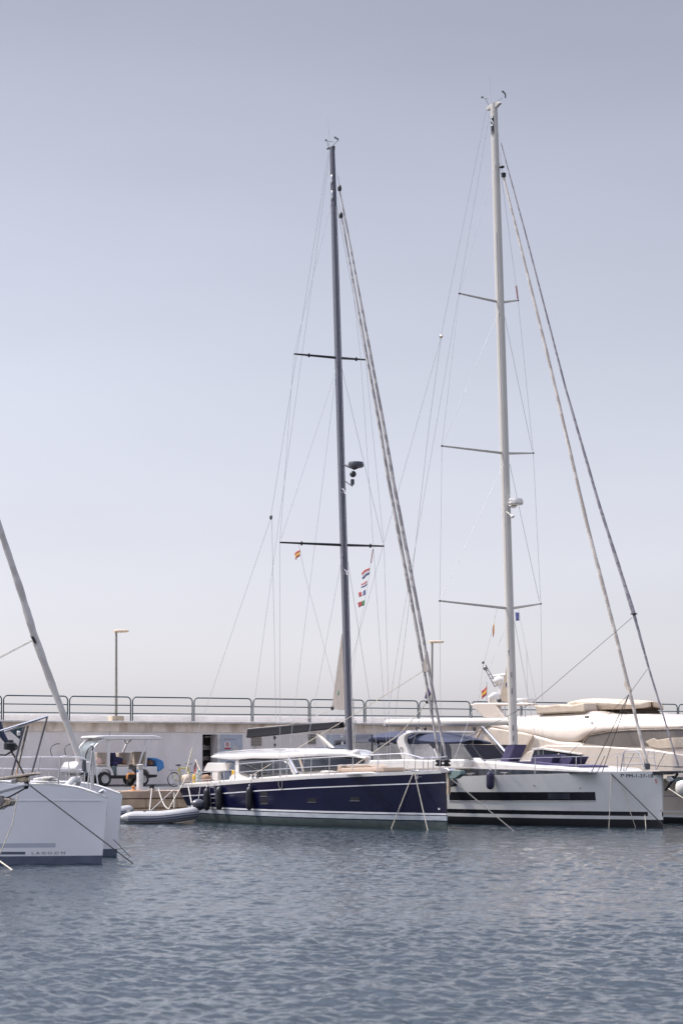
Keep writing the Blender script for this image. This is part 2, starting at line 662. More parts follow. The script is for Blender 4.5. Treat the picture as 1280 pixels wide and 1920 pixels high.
def flag(name, label, fr, hoist, w, h, cols, horiz=True, droop=0.15, tilt=0.0, group=None, dirx=-1, seed=0):
    """a small flag; hoist is its upper inner corner, it flies along dirx"""
    nx, nz = 12, 6
    vs, fs, ms = [], [], []
    for j in range(nz + 1):
        for i in range(nx + 1):
            a, b = i / nx, j / nz
            x = hoist[0] + dirx * w * a * (1 - 0.1 * b)
            z = hoist[2] - h * b - droop * w * a - 0.03 * math.sin(a * 7 + seed + b) * h + tilt * a * w
            y = hoist[1] + 0.05 * w * math.sin(a * 5.5 + seed + 1.2 * b) * (0.3 + a)
            vs.append((x, y, z))
    for j in range(nz):
        for i in range(nx):
            k = j * (nx + 1) + i
            fs.append((k, k + 1, k + nx + 2, k + nx + 1))
            t = (j + .5) / nz if horiz else (i + .5) / nx
            acc = 0
            for ci, (c, wt) in enumerate(cols):
                acc += wt
                if t <= acc + 1e-6:
                    ms.append(ci)
                    break
    mb = MB()
    mb.v, mb.f, mb.m = vs, fs, ms
    return single(name, label, 'flag', fr, hoist, mb, [c for c, _ in cols], group=group, solid=0.006)
# ------------------------------------------------------------------ sky, sun, exposure
SUN_EL, SUN_AZ = R(52), Vector((-0.93, 0.30))     # towards the sun: from the left and a little behind the boats
SC.view_settings.view_transform = 'Standard'
SC.view_settings.look = 'None'
SC.view_settings.exposure = 0.6
SC.view_settings.gamma = 1.0
w = bpy.data.worlds.new('World')
SC.world = w
w.use_nodes = True
nt = w.node_tree
bg = nt.nodes['Background']
sky = nt.nodes.new('ShaderNodeTexSky')
sky.sky_type = 'NISHITA'
sky.sun_disc = False
sky.sun_elevation = SUN_EL
sky.sun_rotation = math.atan2(SUN_AZ.x, SUN_AZ.y)
sky.altitude = 0
sky.air_density = 1.0
sky.dust_density = 0.88
sky.ozone_density = 1.0
bw_ = nt.nodes.new('ShaderNodeRGBToBW')
nt.links.new(sky.outputs[0], bw_.inputs[0])
hs = nt.nodes.new('ShaderNodeMix')                 # milky summer haze: the sky's own blue thinned towards grey
hs.data_type = 'RGBA'
hs.inputs[0].default_value = 0.77
nt.links.new(sky.outputs[0], hs.inputs[6])
nt.links.new(bw_.outputs[0], hs.inputs[7])
tint = nt.nodes.new('ShaderNodeMix')
tint.data_type = 'RGBA'
tint.blend_type = 'MULTIPLY'
tint.inputs[0].default_value = 1.0
tint.inputs[7].default_value = (1.02, 1.0, 1.1, 1)
nt.links.new(hs.outputs[2], tint.inputs[6])
# thin veils of high cloud
tcw = nt.nodes.new('ShaderNodeTexCoord')
mpw = nt.nodes.new('ShaderNodeMapping')
mpw.inputs['Scale'].default_value = (2.2, 2.2, 9.0)
mpw.inputs['Rotation'].default_value = (0.0, 0.35, 0.3)
nt.links.new(tcw.outputs['Generated'], mpw.inputs[0])
nw = nt.nodes.new('ShaderNodeTexNoise')
nw.inputs['Scale'].default_value = 1.6
nw.inputs['Detail'].default_value = 5
nt.links.new(mpw.outputs[0], nw.inputs['Vector'])
mrw = nt.nodes.new('ShaderNodeMapRange')
mrw.inputs['From Min'].default_value = 0.3
mrw.inputs['From Max'].default_value = 0.7
mrw.inputs['To Min'].default_value = 0.965
mrw.inputs['To Max'].default_value = 1.045
nt.links.new(nw.outputs['Fac'], mrw.inputs['Value'])
cl = nt.nodes.new('ShaderNodeMix')
cl.data_type = 'RGBA'
cl.blend_type = 'MULTIPLY'
cl.inputs[0].default_value = 1.0
nt.links.new(tint.outputs[2], cl.inputs[6])
nt.links.new(mrw.outputs[0], cl.inputs[7])
# hazy sky trimmed by height; overhead brightened as added fill for shaded sides
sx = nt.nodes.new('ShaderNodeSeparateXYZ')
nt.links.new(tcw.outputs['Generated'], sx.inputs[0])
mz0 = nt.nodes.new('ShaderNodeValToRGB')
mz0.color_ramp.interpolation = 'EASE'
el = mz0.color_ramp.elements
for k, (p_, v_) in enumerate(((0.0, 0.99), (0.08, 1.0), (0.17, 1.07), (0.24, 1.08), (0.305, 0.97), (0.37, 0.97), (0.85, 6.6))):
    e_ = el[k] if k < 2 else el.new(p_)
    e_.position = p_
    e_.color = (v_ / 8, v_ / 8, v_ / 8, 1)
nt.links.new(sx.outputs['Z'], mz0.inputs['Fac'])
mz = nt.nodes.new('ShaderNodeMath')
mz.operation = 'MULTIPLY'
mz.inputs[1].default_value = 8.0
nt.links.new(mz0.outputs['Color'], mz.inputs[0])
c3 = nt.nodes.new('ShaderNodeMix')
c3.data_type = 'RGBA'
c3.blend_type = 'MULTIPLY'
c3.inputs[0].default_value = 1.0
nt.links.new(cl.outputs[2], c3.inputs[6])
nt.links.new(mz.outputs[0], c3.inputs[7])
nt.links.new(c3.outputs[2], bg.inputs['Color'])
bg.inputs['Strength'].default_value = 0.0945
sl = bpy.data.lights.new('sun', 'SUN')
sl.energy = 2.6
sl.angle = R(0.6)
sl.color = (1.0, 0.93, 0.83)
so = bpy.data.objects.new('sun', sl)
COL.objects.link(so)
sv = Vector((SUN_AZ.x, SUN_AZ.y, 0)).normalized() * math.cos(SUN_EL) + Vector((0, 0, math.sin(SUN_EL)))
so.rotation_euler = sv.to_track_quat('Z', 'Y').to_euler()
so.location = (0, 60, 60)

# ------------------------------------------------------------------ water
def make_water():
    rng = np.random.default_rng(3)
    ncol = 520
    ys = [15.0]
    while ys[-1] < 140:
        y = ys[-1]
        ys.append(y + max(0.045, 0.0018 * (y - 10)) * (1 if y < 60 else 1.4))
    ys = np.array(ys)
    nr = len(ys)
    s = np.linspace(-1, 1, ncol)
    Y = np.repeat(ys[:, None], ncol, 1)
    X = s[None, :] * (4.5 + 0.19 * Y)
    Z = np.zeros_like(X)
    dx = (4.5 + 0.19 * Y) * 2 / ncol
    dyv = np.gradient(ys)
    dy = np.repeat(dyv[:, None], ncol, 1)
    base = R(205)
    patch = np.zeros_like(X)                      # calmer and rougher patches drift across the basin
    for i in range(9):
        pl_ = 9 + 26 * rng.random()
        pt_ = rng.random() * 6.28
        patch += np.sin(6.28 / pl_ * (X * math.cos(pt_) * 0.6 + Y * math.sin(pt_)) + rng.random() * 6.28)
    patch = np.clip(1.0 + 0.09 * patch, 0.6, 1.5)
    for i in range(170):
        lam = 0.11 * (2.2 / 0.11) ** (rng.random() ** 1.45)
        th = base + rng.normal(0, 0.75)
        k = 2 * math.pi / lam
        kx, ky = k * math.cos(th), k * math.sin(th)
        slope = 0.036 if lam < 0.45 else (0.022 if lam < 0.9 else 0.008)
        amp = slope / k * (0.6 + 0.8 * rng.random())
        ok = np.clip((lam / np.maximum(abs(math.cos(th)) * dx, abs(math.sin(th)) * dy) - 3.0) / 3.0, 0, 1)
        ph = rng.random() * 6.28
        # gusts: patches where ripples are stronger
        g = 0.75 + 0.45 * np.sin(X * 0.23 + Y * 0.11 + i) * np.sin(Y * 0.17 - X * 0.08 + 2 * i)
        gl, gt, gp = 0.9 + 4 * rng.random(), rng.random() * 6.28, rng.random() * 6.28
        g = g * patch * (1 + 0.7 * np.sin(6.28 / gl * (X * math.cos(gt) + Y * math.sin(gt)) + gp))
        w_ = np.sin(kx * X + ky * Y + ph)
        w_ = w_ + 0.22 * np.cos(2 * (kx * X + ky * Y + ph))      # sharper crests
        Z += amp * ok * g * w_
    edge = np.minimum(1, (1 - abs(s)) * 14)[None, :] * np.minimum(1, (Y - 15) / 2) * np.minimum(1, (140 - Y) / 10).clip(0, 1)
    Z *= edge
    Z[0, :] = 0
    Z[-1, :] = 0
    co = np.stack([X, Y, Z], -1).reshape(-1, 3)
    idx = np.arange(nr * ncol).reshape(nr, ncol)
    q = np.stack([idx[:-1, :-1], idx[:-1, 1:], idx[1:, 1:], idx[1:, :-1]], -1).reshape(-1, 4)
    far = 4000.0
    ymax = ys[-1]
    corners = np.array([[-far, -200, 0], [far, -200, 0], [far, far, 0], [-far, far, 0]], float)
    n0 = len(co)
    co = np.concatenate([co, corners])
    a, b, c, d = idx[0, 0], idx[0, -1], idx[-1, -1], idx[-1, 0]
    quads = np.array([[n0, n0 + 1, b, a], [n0 + 1, n0 + 2, c, b], [n0 + 2, n0 + 3, d, c], [n0 + 3, n0, a, d]])
    q = np.concatenate([q, quads])
    me = bpy.data.meshes.new('water')
    me.vertices.add(len(co))
    me.vertices.foreach_set('co', co.astype(np.float32).ravel())
    me.loops.add(q.size)
    me.loops.foreach_set('vertex_index', q.astype(np.int32).ravel())
    me.polygons.add(len(q))
    me.polygons.foreach_set('loop_start', np.arange(0, q.size, 4, dtype=np.int32))
    me.polygons.foreach_set('loop_total', np.full(len(q), 4, dtype=np.int32))
    me.update(calc_edges=True)
    me.shade_smooth()
    m = bpy.data.materials.new('water')
    m.use_nodes = True
    t = m.node_tree
    p = t.nodes['Principled BSDF']
    p.inputs['Base Color'].default_value = (0.015, 0.027, 0.036, 1)
    p.inputs['Roughness'].default_value = 0.06
    p.inputs['IOR'].default_value = 1.333
    tc = t.nodes.new('ShaderNodeTexCoord')
    prev = None
    for sc_, st_, dist in ((1.1, 0.3, 0.12), (3.2, 0.4, 0.06), (9.0, 0.35, 0.025)):
        mp = t.nodes.new('ShaderNodeMapping')
        mp.inputs['Scale'].default_value = (1, 1.25, 1)
        mp.inputs['Rotation'].default_value = (0, 0, 0.4)
        t.links.new(tc.outputs['Object'], mp.inputs[0])
        n = t.nodes.new('ShaderNodeTexNoise')
        n.inputs['Scale'].default_value = sc_
        n.inputs['Detail'].default_value = 3
        t.links.new(mp.outputs[0], n.inputs['Vector'])
        bp = t.nodes.new('ShaderNodeBump')
        bp.inputs['Strength'].default_value = st_
        bp.inputs['Distance'].default_value = dist
        t.links.new(n.outputs['Fac'], bp.inputs['Height'])
        if prev:
            t.links.new(prev.outputs[0], bp.inputs['Normal'])
        prev = bp
    t.links.new(prev.outputs[0], p.inputs['Normal'])
    me.materials.append(m)
    o = bpy.data.objects.new('water', me)
    COL.objects.link(o)
    o['kind'] = 'structure'


make_water()

# ------------------------------------------------------------------ quay and harbour wall
WA = R(33.4)
Y0 = 110.0
WF = Frame((7 - 640) / FPX * Y0, Y0, WA)          # x along the wall to the right, y away from the water
eg = WF.ptz(280, 1483, 1.15)
EDGE = eg[1]


def deck_z(y):
    return 1.29 + (1.15 - 1.29) * min(1, max(0, y / EDGE))


wl0 = (0, 4.16)
PATHZ = WF.pt(66, 1351.5, 0)[2]
XA, XB = -40.0, 75.0


def struct(o):
    for k in ('label', 'category', 'group'):
        if k in o:
            del o[k]
    o['kind'] = 'structure'
    return o


mb = MB()
nseg = 46
for i in range(nseg):
    a, b = XA + (XB - XA) * i / nseg, XA + (XB - XA) * (i + 1) / nseg
    mb.add([(a, EDGE + .5, deck_z(EDGE + .5)), (b, EDGE + .5, deck_z(EDGE + .5)), (b, 0.5, deck_z(0)), (a, 0.5, deck_z(0))], [(0, 1, 2, 3)], 0)
struct(single('quay_road', 'x', 'x', WF, (0, 0, 0), mb, ['asphalt'], smooth=False))
mb = MB()
# the kerb stones along the edge and the stone face below, block by block
xx = XA
while xx < XB:
    L_ = 2.4
    mb.box((xx + L_ / 2, EDGE + .35, 1.0), (L_ - .015, .7, .32), 0)
    xx += L_
mb.box(((XA + XB) / 2, EDGE + .6, 0.0), (XB - XA, .98, 1.66), 1)
xx = XA
while xx < XB:
    for zz, hh in ((.62, .4), (.2, .42), (-.25, .44)):
        L_ = 1.5
        mb.box((xx + L_ / 2 + (0.7 if zz == .2 else 0), EDGE + .1 + random.uniform(-.015, .015), zz), (L_ - .03, .14, hh - .03), 1)
    xx += 1.5
struct(single('quay', 'x', 'x', WF, (0, 0, 0), mb, ['quay_top', 'quay_face'], bevel=0.02, seg=1))
# ground behind the wall that carries the walkway
mb = MB().box(((XA + XB) / 2, 3.4, PATHZ / 2 - .6), (XB - XA, 5.6, PATHZ + 1.1))
struct(single('walkway', 'x', 'x', WF, (0, 0, 0), mb, ['ledge'], smooth=False))

HW = Thing('harbour_wall', 'long pale lavender harbour wall with rust-stained beam along its top', 'wall', WF, (0, 0, 1.2))
z_f1 = WF.pt(66, 1354.5, 0)[2]
z_f0 = WF.pt(66, 1371.5, 0)[2]
dl, dz1 = WF.pt(380, 1377, 0)[0], WF.pt(380, 1377, 0)[2]
dr = WF.pt(406, 1377, 0)[0]
mb = MB()
D = .3
mb.box(((XA + dl) / 2, D, (z_f0 + 1.0) / 2), (dl - XA, .6, z_f0 - 1.0))
mb.box(((XB + dr) / 2, D, (z_f0 + 1.0) / 2), (XB - dr, .6, z_f0 - 1.0))
mb.box(((dl + dr) / 2, D, (z_f0 + dz1) / 2), (dr - dl, .6, z_f0 - dz1))
mb.build('wall_face', HW, 'wall_paint', smooth=False)
MB().box(((XA + XB) / 2, .28, (z_f0 + z_f1) / 2), (XB - XA, .62, z_f1 - z_f0 - .004)).build('top_beam', HW, 'fascia', smooth=False)
MB().box(((XA + XB) / 2, .22, (z_f1 + PATHZ) / 2 + .01), (XB - XA, .9, PATHZ - z_f1 + .03)).build('coping', HW, 'ledge', bevel=.02)
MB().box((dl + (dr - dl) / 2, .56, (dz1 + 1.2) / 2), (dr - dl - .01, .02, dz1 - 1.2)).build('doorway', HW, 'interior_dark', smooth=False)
# things dimly seen inside the doorway: a tube light and shelves
mb = MB()
mb.tube([WF.pt(384, 1381.5, .5), WF.pt(398, 1381.5, .5)], .022)
mb.build('tube_light', HW, 'frame_white')
mb = MB()
for zz in (1.9, 2.4, 2.9):
    mb.box(((dl + dr) / 2, .45, zz), (dr - dl - .1, .12, .03))
    for k in range(5):
        mb.box((dl + .12 + k * (dr - dl - .2) / 5, .45, zz + .1), (.07, .1, random.uniform(.08, .24)))
mb.build('shelf', HW, 'steel_dark', smooth=False)
fx0, fx1 = WF.pt(405.5, 1377, 0)[0], WF.pt(412, 1377, 0)[0]
MB().box(((fx0 + fx1) / 2, -.05, (dz1 + 1.2) / 2), (fx1 - fx0, .12, dz1 - 1.2)).build('door_frame', HW, 'frame_white', bevel=.01)
d0, d1 = WF.pt(413, 1376, 0)[0], WF.pt(453.5, 1376, 0)[0]
DR = MB().box(((d0 + d1) / 2, -.035, (dz1 + 1.25) / 2), (d1 - d0, .06, dz1 - 1.25)).build('door', HW, 'door_grey', bevel=.01)
for (x0, y0, x1, y1, m_) in ((420, 1385, 442, 1386.6, 'seam'), (436.5, 1399, 447, 1412, 'frame_white'), (421, 1401.5, 432, 1404.5, 'sign_red')):
    a, b = WF.pt(x0, y0, -.07), WF.pt(x1, y1, -.07)
    MB().box(((a[0] + b[0]) / 2, -.07, (a[2] + b[2]) / 2), (b[0] - a[0], .012, abs(a[2] - b[2]))).build('door_notice', HW, m_, parent=DR, smooth=False)
SG = Thing('prohibition_sign', 'round red and white prohibition sign fixed on the grey door', 'sign', WF, WF.pt(426, 1397, -.08))
a = WF.pt(421, 1392, -.08)
b = WF.pt(431.5, 1401.5, -.08)
c = ((a[0] + b[0]) / 2, -.08, (a[2] + b[2]) / 2)
MB().box(c, (b[0] - a[0], .012, a[2] - b[2])).build('sign_plate', SG, 'sign_white', smooth=False)
mb = MB().torus((c[0], -.09, c[2] + .02), .085, .014)
mb.box((c[0], -.09, c[2] + .02), (.17, .012, .022), ry=R(45))
mb.build('red_ring', SG, 'sign_red')
mb = MB().ball((c[0], -.089, c[2] + .05), (.02, .006, .02)).box((c[0], -.089, c[2]), (.035, .01, .07))
mb.build('black_figure', SG, 'black')
for (x0, y0, x1, y1, lab) in ((471, 1382, 490, 1398.5, 1), (577, 1376.5, 591.5, 1395, 2)):
    a, b = WF.pt(x0, y0, 0), WF.pt(x1, y1, 0)
    V = MB().box(((a[0] + b[0]) / 2, -.005, (a[2] + b[2]) / 2), (b[0] - a[0], .02, a[2] - b[2])).build('vent', HW, 'black', smooth=False)
    mb = MB()
    for k in range(6):
        z_ = b[2] + (a[2] - b[2]) * (k + .5) / 6
        mb.box(((a[0] + b[0]) / 2, -.03, z_), (b[0] - a[0], .05, .05))
    mb.build('slat', HW, 'vent_slat', parent=V, smooth=False)
# board cladding between the vents
a, b = WF.pt(494, 1378, 0), WF.pt(575, 1420, 0)
mb = MB()
n = 24
for k in range(n):
    mb.box((a[0] + (b[0] - a[0]) * (k + .5) / n, -.012, (a[2] + 1.3) / 2), ((b[0] - a[0]) / n - .012, .024, a[2] - 1.3))
mb.build('cladding', HW, 'wall_board', smooth=False)
a, b = WF.pt(612, 1377, 0), WF.pt(648, 1425, 0)
MB().box(((a[0] + b[0]) / 2, -.02, (a[2] + b[2]) / 2), (b[0] - a[0], .04, a[2] - b[2])).build('grey_panel', HW, 'door_grey', bevel=.01)
for k in range(14):                                       # pour joints
    MB().box((XA + 6 + k * 7.9, -.003, (z_f0 + 1.3) / 2), (.02, .01, z_f0 - 1.3)).build('joint', HW, 'seam', smooth=False)

# low parapet on the sea side of the walkway
PY = 5.6
zp = WF.pt(100, 1341, PY)[2]
mb = MB().box(((XA + XB) / 2, PY + .2, (PATHZ + zp) / 2), (XB - XA, .4, zp - PATHZ + .06))
single('parapet_wall', 'low pale parapet wall behind the railing on the far side of the walkway', 'wall', WF, (0, PY, PATHZ), mb, ['parapet'], bevel=.03)

# railing: one hooped panel after another
RY = .12
joints = [-116, 5.2, 129, 247, 362.5, 473, 580, 683.5, 784.5, 882, 976, 1067, 1170, 1270, 1368]
rz1 = WF.pt(66, 1304.6, RY)[2]
rlab = ['railing panel at the left edge, its end post just in frame', 'railing panel crossed by the catamaran forestay', 'railing panel with the lamp post standing at its middle',
        'railing panel next to the lamp post panel on its right', 'railing panel above the dark open doorway', 'railing panel above the aft end of the dark boom',
        'railing panel behind the dark mast and its small triangle of sail', 'railing panel between the dark mast and the twin furled headsails',
        'railing panel crossed by the twin furled headsails', 'railing panel seen through the arch at the back of the cream flybridge',
        'railing panel just right of the white mast behind cream canvas', 'railing panel peeping over the wrinkled beige flybridge cover',
        'railing panel behind the right end of the beige hardtop', 'railing panel at the right edge of the picture']
for i, lab in enumerate(rlab):
    x0 = WF.pt(joints[i], 1330, RY)[0] + .05
    x1 = WF.pt(joints[i + 1], 1330, RY)[0] - .05
    T = Thing('railing_panel', 'dark teal ' + lab, 'railing', WF, ((x0 + x1) / 2, RY, PATHZ), 'railing panels along the harbour wall top')
    zt, zb = rz1, PATHZ - .01
    h = zt - zb
    c = .2
    arc = [(x0 + c - c * math.cos(t), RY, zt - c + c * math.sin(t)) for t in [R(q) for q in (0, 22, 45, 68, 90)]]
    arc2 = [(x1 - c + c * math.sin(t), RY, zt - c + c * math.cos(t)) for t in [R(q) for q in (0, 22, 45, 68, 90)]]
    MB().tube([(x0, RY, zb)] + arc + arc2 + [(x1, RY, zb)], .031, 8).build('hoop', T, 'rail_teal')
    for f in (.665, .335):
        MB().tube([(x0, RY, zb + h * f), (x1, RY, zb + h * f)], .026, 6).build('rail', T, 'rail_teal')
    for q in (x0, x1):
        MB().box((q, RY, zb + .012), (.13, .13, .024)).build('foot_plate', T, 'lamp_metal', smooth=False)


def lamp(px, ptop, y, lab, headpx):
    zb = PATHZ
    b = WF.pt(px, 1352, y)
    t = WF.pt(px + .6, ptop, y)
    T = Thing('lamp_post', lab, 'street lamp', WF, (b[0], y, zb), 'lamp posts along the walkway')
    MB().tube([(b[0], y, zb + .2), (b[0], y, zb + 1.3), (t[0], y, t[2])], [.075, .065, .05], 10).build('pole', T, 'lamp_metal')
    MB().box((b[0], y, zb + .13), (.62, .5, .26)).build('base_block', T, 'block_concrete', bevel=.03)
    h0, h1 = WF.pt(headpx[0], ptop, y)[0], WF.pt(headpx[1], ptop, y)[0]
    n = 10
    rings = []
    for k in range(n + 1):
        f = k / n
        wv = .16 * (math.sin(math.pi * min(1, .12 + f * .86)) ** .5)
        hv = .11 * (.45 + .55 * math.sin(math.pi * min(1, .2 + f * .7)))
        x = h0 + (h1 - h0) * f
        rings.append([(x, y + wv * math.cos(q), t[2] + .04 + hv * (math.sin(q) if math.sin(q) > 0 else .55 * math.sin(q)) + f * .03)
                      for q in [2 * math.pi * j / 12 for j in range(12)]])
    MB().loft(rings).build('lamp_head', T, 'lamp_plastic')


lamp(217.7, 1186, .45, 'lamp post with flat amber head above the white cart', (214, 241))
lamp(809.2, 1206, .45, 'lamp post partly hidden behind the twin furled headsails', (804, 831))

# ------------------------------------------------------------------ things on the quay
CF0 = G.pt(198, 1458, 109.6)
CF = Frame(CF0[0], CF0[1], WA + math.pi)            # x forward = to the left along the wall, y towards the camera
cw = CF.Lc(Vector((CF0[0], CF0[1], 0)))
cy = .72                                             # near side of the cart
cz = deck_z(WF.Lc(Vector(CF0))[1]) + .004


def cp(zx, zy, y=cy):
    return CF.pt(130 + zx / 6.095, 1370 + zy / 6.095, y)


# the near side must pass through the pixel of the front wheel: shift the origin
CF.o = CF.o + CF.ly * (-cy)
CT_ = Thing('shuttle_cart', 'white open-sided shuttle cart with canopy roof parked by the wall', 'cart', CF, (0, 0, cz))


def cslab(name, pts, y0, y1, m, bev=.02, parent=None):
    poly = [(cp(*p, y=y0)[0], cp(*p, y=y0)[2]) for p in pts]
    return MB().prism(poly, y0, y1).build(name, CT_, m, bevel=bev, parent=parent)


cslab('roof', [(300, 78), (330, 62), (420, 54), (980, 54), (1040, 72), (1078, 94), (1000, 104), (440, 105), (400, 92)], cy + .06, -cy - .06, 'cart_white', .03)
pill = [(420, 98), (350, 124), (300, 180), (272, 250), (250, 345), (240, 400)]
rings = []
wsr = []
for y in (cy, -cy):
    MB().tube([cp(*p) [0:1] + (y,) + cp(*p)[2:3] for p in pill], .05, 8).build('windscreen_pillar', CT_, 'cart_white')
for p in pill[:5]:
    q = cp(*p)
    wsr.append([(q[0] + .16 * (1 - t * t) + .02, t * (cy - .03), q[2]) for t in (-1, -.6, -.2, .2, .6, 1)])
MB().loft(wsr, cap=False, close=False).build('windscreen', CT_, 'windscreen', solid=.008)
# low nose and side body
cslab('side_body', [(240, 350), (252, 395), (300, 420), (372, 420), (350, 470), (345, 512), (130, 512), (80, 480), (70, 420), (110, 360)], cy, -cy, 'cart_white', .05)
cslab('side_body', [(372, 420), (480, 420), (500, 455), (515, 512), (480, 512), (478, 480), (460, 455), (420, 440), (380, 452), (352, 490), (348, 470)], cy, cy - .2, 'cart_white', .02)
cslab('seat_box', [(548, 414), (676, 414), (676, 512), (548, 512)], cy - .02, cy - .8, 'cart_white', .02)
cslab('rear_body', [(838, 410), (1006, 410), (1010, 505), (918, 505), (905, 470), (880, 448), (838, 440)], cy, -cy, 'cart_white', .03)
cslab('chassis', [(345, 512), (1010, 506), (1000, 530), (860, 548), (345, 548)], cy - .04, -cy + .04, 'black', .01)
MB().prism([(cp(*p)[0], cp(*p)[2]) for p in ((440, 104), (474, 104), (467, 420), (434, 420))], cy, cy - .06).build('roof_pillar', CT_, 'cart_white', bevel=.01)
for y in (cy, -cy):
    for pts in ([(880, 100), (868, 180), (835, 270), (800, 372)], [(944, 108), (905, 180), (885, 270), (872, 410)], [(632, 104), (655, 150), (625, 250)] if y < 0 else None, [(712, 104), (655, 150), (612, 250)] if y < 0 else None):
        if pts:
            MB().tube([(cp(*p, y=y)[0], y, cp(*p, y=y)[2]) for p in pts], .042, 8).build('roof_pillar', CT_, 'cart_white')
for zx, zt, zs in ((300, 250, 400), (500, 252, 400), (690, 240, 395)):
    pass
for (bx, tx, zt, zb) in ((350, 368, 250, 400), (588, 615, 252, 405), (758, 782, 240, 400)):
    a, t = cp(bx, zb, 0), cp(tx, zt, 0)
    S = MB().prism([(a[0], a[2]), (a[0] - .09, a[2]), (t[0] - .09, t[2]), (t[0], t[2])], -cy + .02, cy - .02).build('seat', CT_, 'seat_vinyl', bevel=.03)
    MB().box((a[0] + .22, 0, a[2] + .02), (.5, 2 * cy - .14, .1)).build('cushion', CT_, 'seat_vinyl', parent=S, bevel=.03)
# side mirror hoop in black at the door
MB().tube([cp(*p) for p in ((185, 345), (195, 270), (215, 215), (245, 178), (275, 185), (262, 250), (245, 345))], .03, 8).build('quarter_frame', CT_, 'black')
for y in (cy - .02, -cy + .02):
    MB().tube([(cp(60, 60)[0], y, cp(60, 150)[2])] + [(cp(q[0], q[1])[0], y, cp(*q)[2]) for q in ((20, 150), (-30, 175), (-48, 215), (-40, 270), (-28, 290))], .018, 6).build('mirror', CT_, 'black')
for zx in (414, 848):
    for y, s_ in ((cy - .1, 1), (-cy + .1, -1)):
        c = cp(zx, 552)
        rw = c[2] - cz
        W_ = MB().lathe((c[0], y - .09 * s_, c[2]), [(rw * .6, 0), (rw * .96, 0), (rw, .03 * s_), (rw, .15 * s_), (rw * .95, .18 * s_), (rw * .62, .18 * s_)], n=28, axis='y', cap=False).build('wheel', CT_, 'rubber')
        MB().lathe((c[0], y - .09 * s_, c[2]), [(.02, .165 * s_), (rw * .3, .17 * s_), (rw * .34, .15 * s_), (rw * .55, .155 * s_), (rw * .6, .182 * s_), (rw * .62, .1 * s_)], n=24, axis='y').build('rim', CT_, 'wheel_rim', parent=W_)


def lump(name, lab, cat, fr, pts, m, seed, jit=.12):
    """a soft bag or bundle: overlapping folded lobes in one skin"""
    rnd = random.Random(seed)
    mb = MB()
    cs = []
    for (c, r) in pts:
        nu, nv = 14, 9
        rings = []
        for j in range(nv + 1):
            ph = math.pi * (0.03 + .94 * j / nv)
            ring = []
            for k in range(nu):
                a = 2 * math.pi * k / nu
                f = 1 + rnd.uniform(-jit, jit)
                ring.append((c[0] + r[0] * f * math.sin(ph) * math.cos(a), c[1] + r[1] * f * math.sin(ph) * math.sin(a),
                             c[2] - r[2] * f * max(-1, min(1, 1.25 * math.cos(ph)))))
            rings.append(ring)
        mb.loft(rings)
    zb = min(c[2] - r[2] for c, r in pts)
    return single(name, lab, cat, fr, (pts[0][0][0], pts[0][0][1], zb), mb, [m], sub=1, angle=180)


def bagat(zx, zy, y, r):
    return (cp(zx, zy, y), r)


lump('shopping_bag', 'pink and beige shopping bag on the front seat of the white cart', 'bag', CF, [bagat(350, 360, .35, (.15, .12, .16)), bagat(325, 345, .3, (.1, .1, .12))], 'bag_pink', 2)
lump('clothes_bundle', 'dark blue and purple bundle on the middle seat of the white cart', 'bundle', CF,
     [bagat(500, 330, .3, (.16, .2, .3)), bagat(550, 340, .35, (.28, .2, .16)), bagat(520, 380, .4, (.25, .16, .1))], 'bag_dark', 3, .2)
lump('brown_bag', 'brown bag lying on the middle seat beside the dark bundle', 'bag', CF, [bagat(625, 362, .35, (.2, .14, .1))], 'bag_brown', 5)
lump('brown_sack', 'small brown sack on the rear bench of the white cart', 'bag', CF, [bagat(930, 358, .3, (.18, .16, .16))], 'bag_brown', 6)
_bp = [(cp(*p, y=cy - .1)[0], cp(*p, y=cy - .1)[2]) for p in ((915, 316), (950, 308), (1000, 312), (1062, 336), (1082, 362), (1090, 425), (1050, 455), (1016, 474), (1004, 420), (992, 352))]
single('blue_cover_bag', 'big bright blue bag strapped on the back of the cart', 'bag', CF, (_bp[4][0], 0, _bp[7][1]),
       MB().prism(_bp, cy - .1, -cy + .1), ['bag_blue'], bevel=.07, seg=3, angle=60)
lump('green_bag', 'pale green plastic bag in the footwell of the white cart', 'bag', CF, [bagat(505, 455, .55, (.16, .12, .22))], 'anchor_green', 9, .15)

# bicycle against the wall
BF = Frame(0, 0, WA)
bw = G.pt(326, 1454, 109.5)
BF.o = Vector((bw[0], bw[1], 0))
bz = deck_z(WF.Lc(Vector(bw))[1])
BK = Thing('bicycle', 'yellow bicycle with rear rack leaning by the harbour wall', 'bicycle', BF, (0, 0, bz))


def bpx(x, y):
    q = BF.pt(x, y, 0)
    return q


wr = .33
w0 = BF.pt(326, 1454, 0)[0]
w1 = BF.pt(360, 1454, 0)[0]
for wx in (w0, w1):
    wh = MB().torus((wx, 0, bz + wr), wr - .02, .02).build('wheel', BK, 'rubber')
    mb = MB()
    for k in range(10):
        a = math.pi * k / 10
        mb.tube([(wx - (wr - .03) * math.cos(a), .0, bz + wr - (wr - .03) * math.sin(a)), (wx + (wr - .03) * math.cos(a), 0, bz + wr + (wr - .03) * math.sin(a))], .003, 4)
    mb.torus((wx, 0, bz + wr), wr - .045, .009, k=6).ball((wx, 0, bz + wr), .03)
    mb.build('spokes', BK, 'steel', parent=wh)
L_ = w1 - w0
bb = (w0 + .43 * L_, 0, bz + .28)
st = (w0 + .30 * L_, 0, bz + .82)
hd = (w0 + .80 * L_, 0, bz + .84)
hb = (w0 + .84 * L_, 0, bz + .66)
mb = MB()
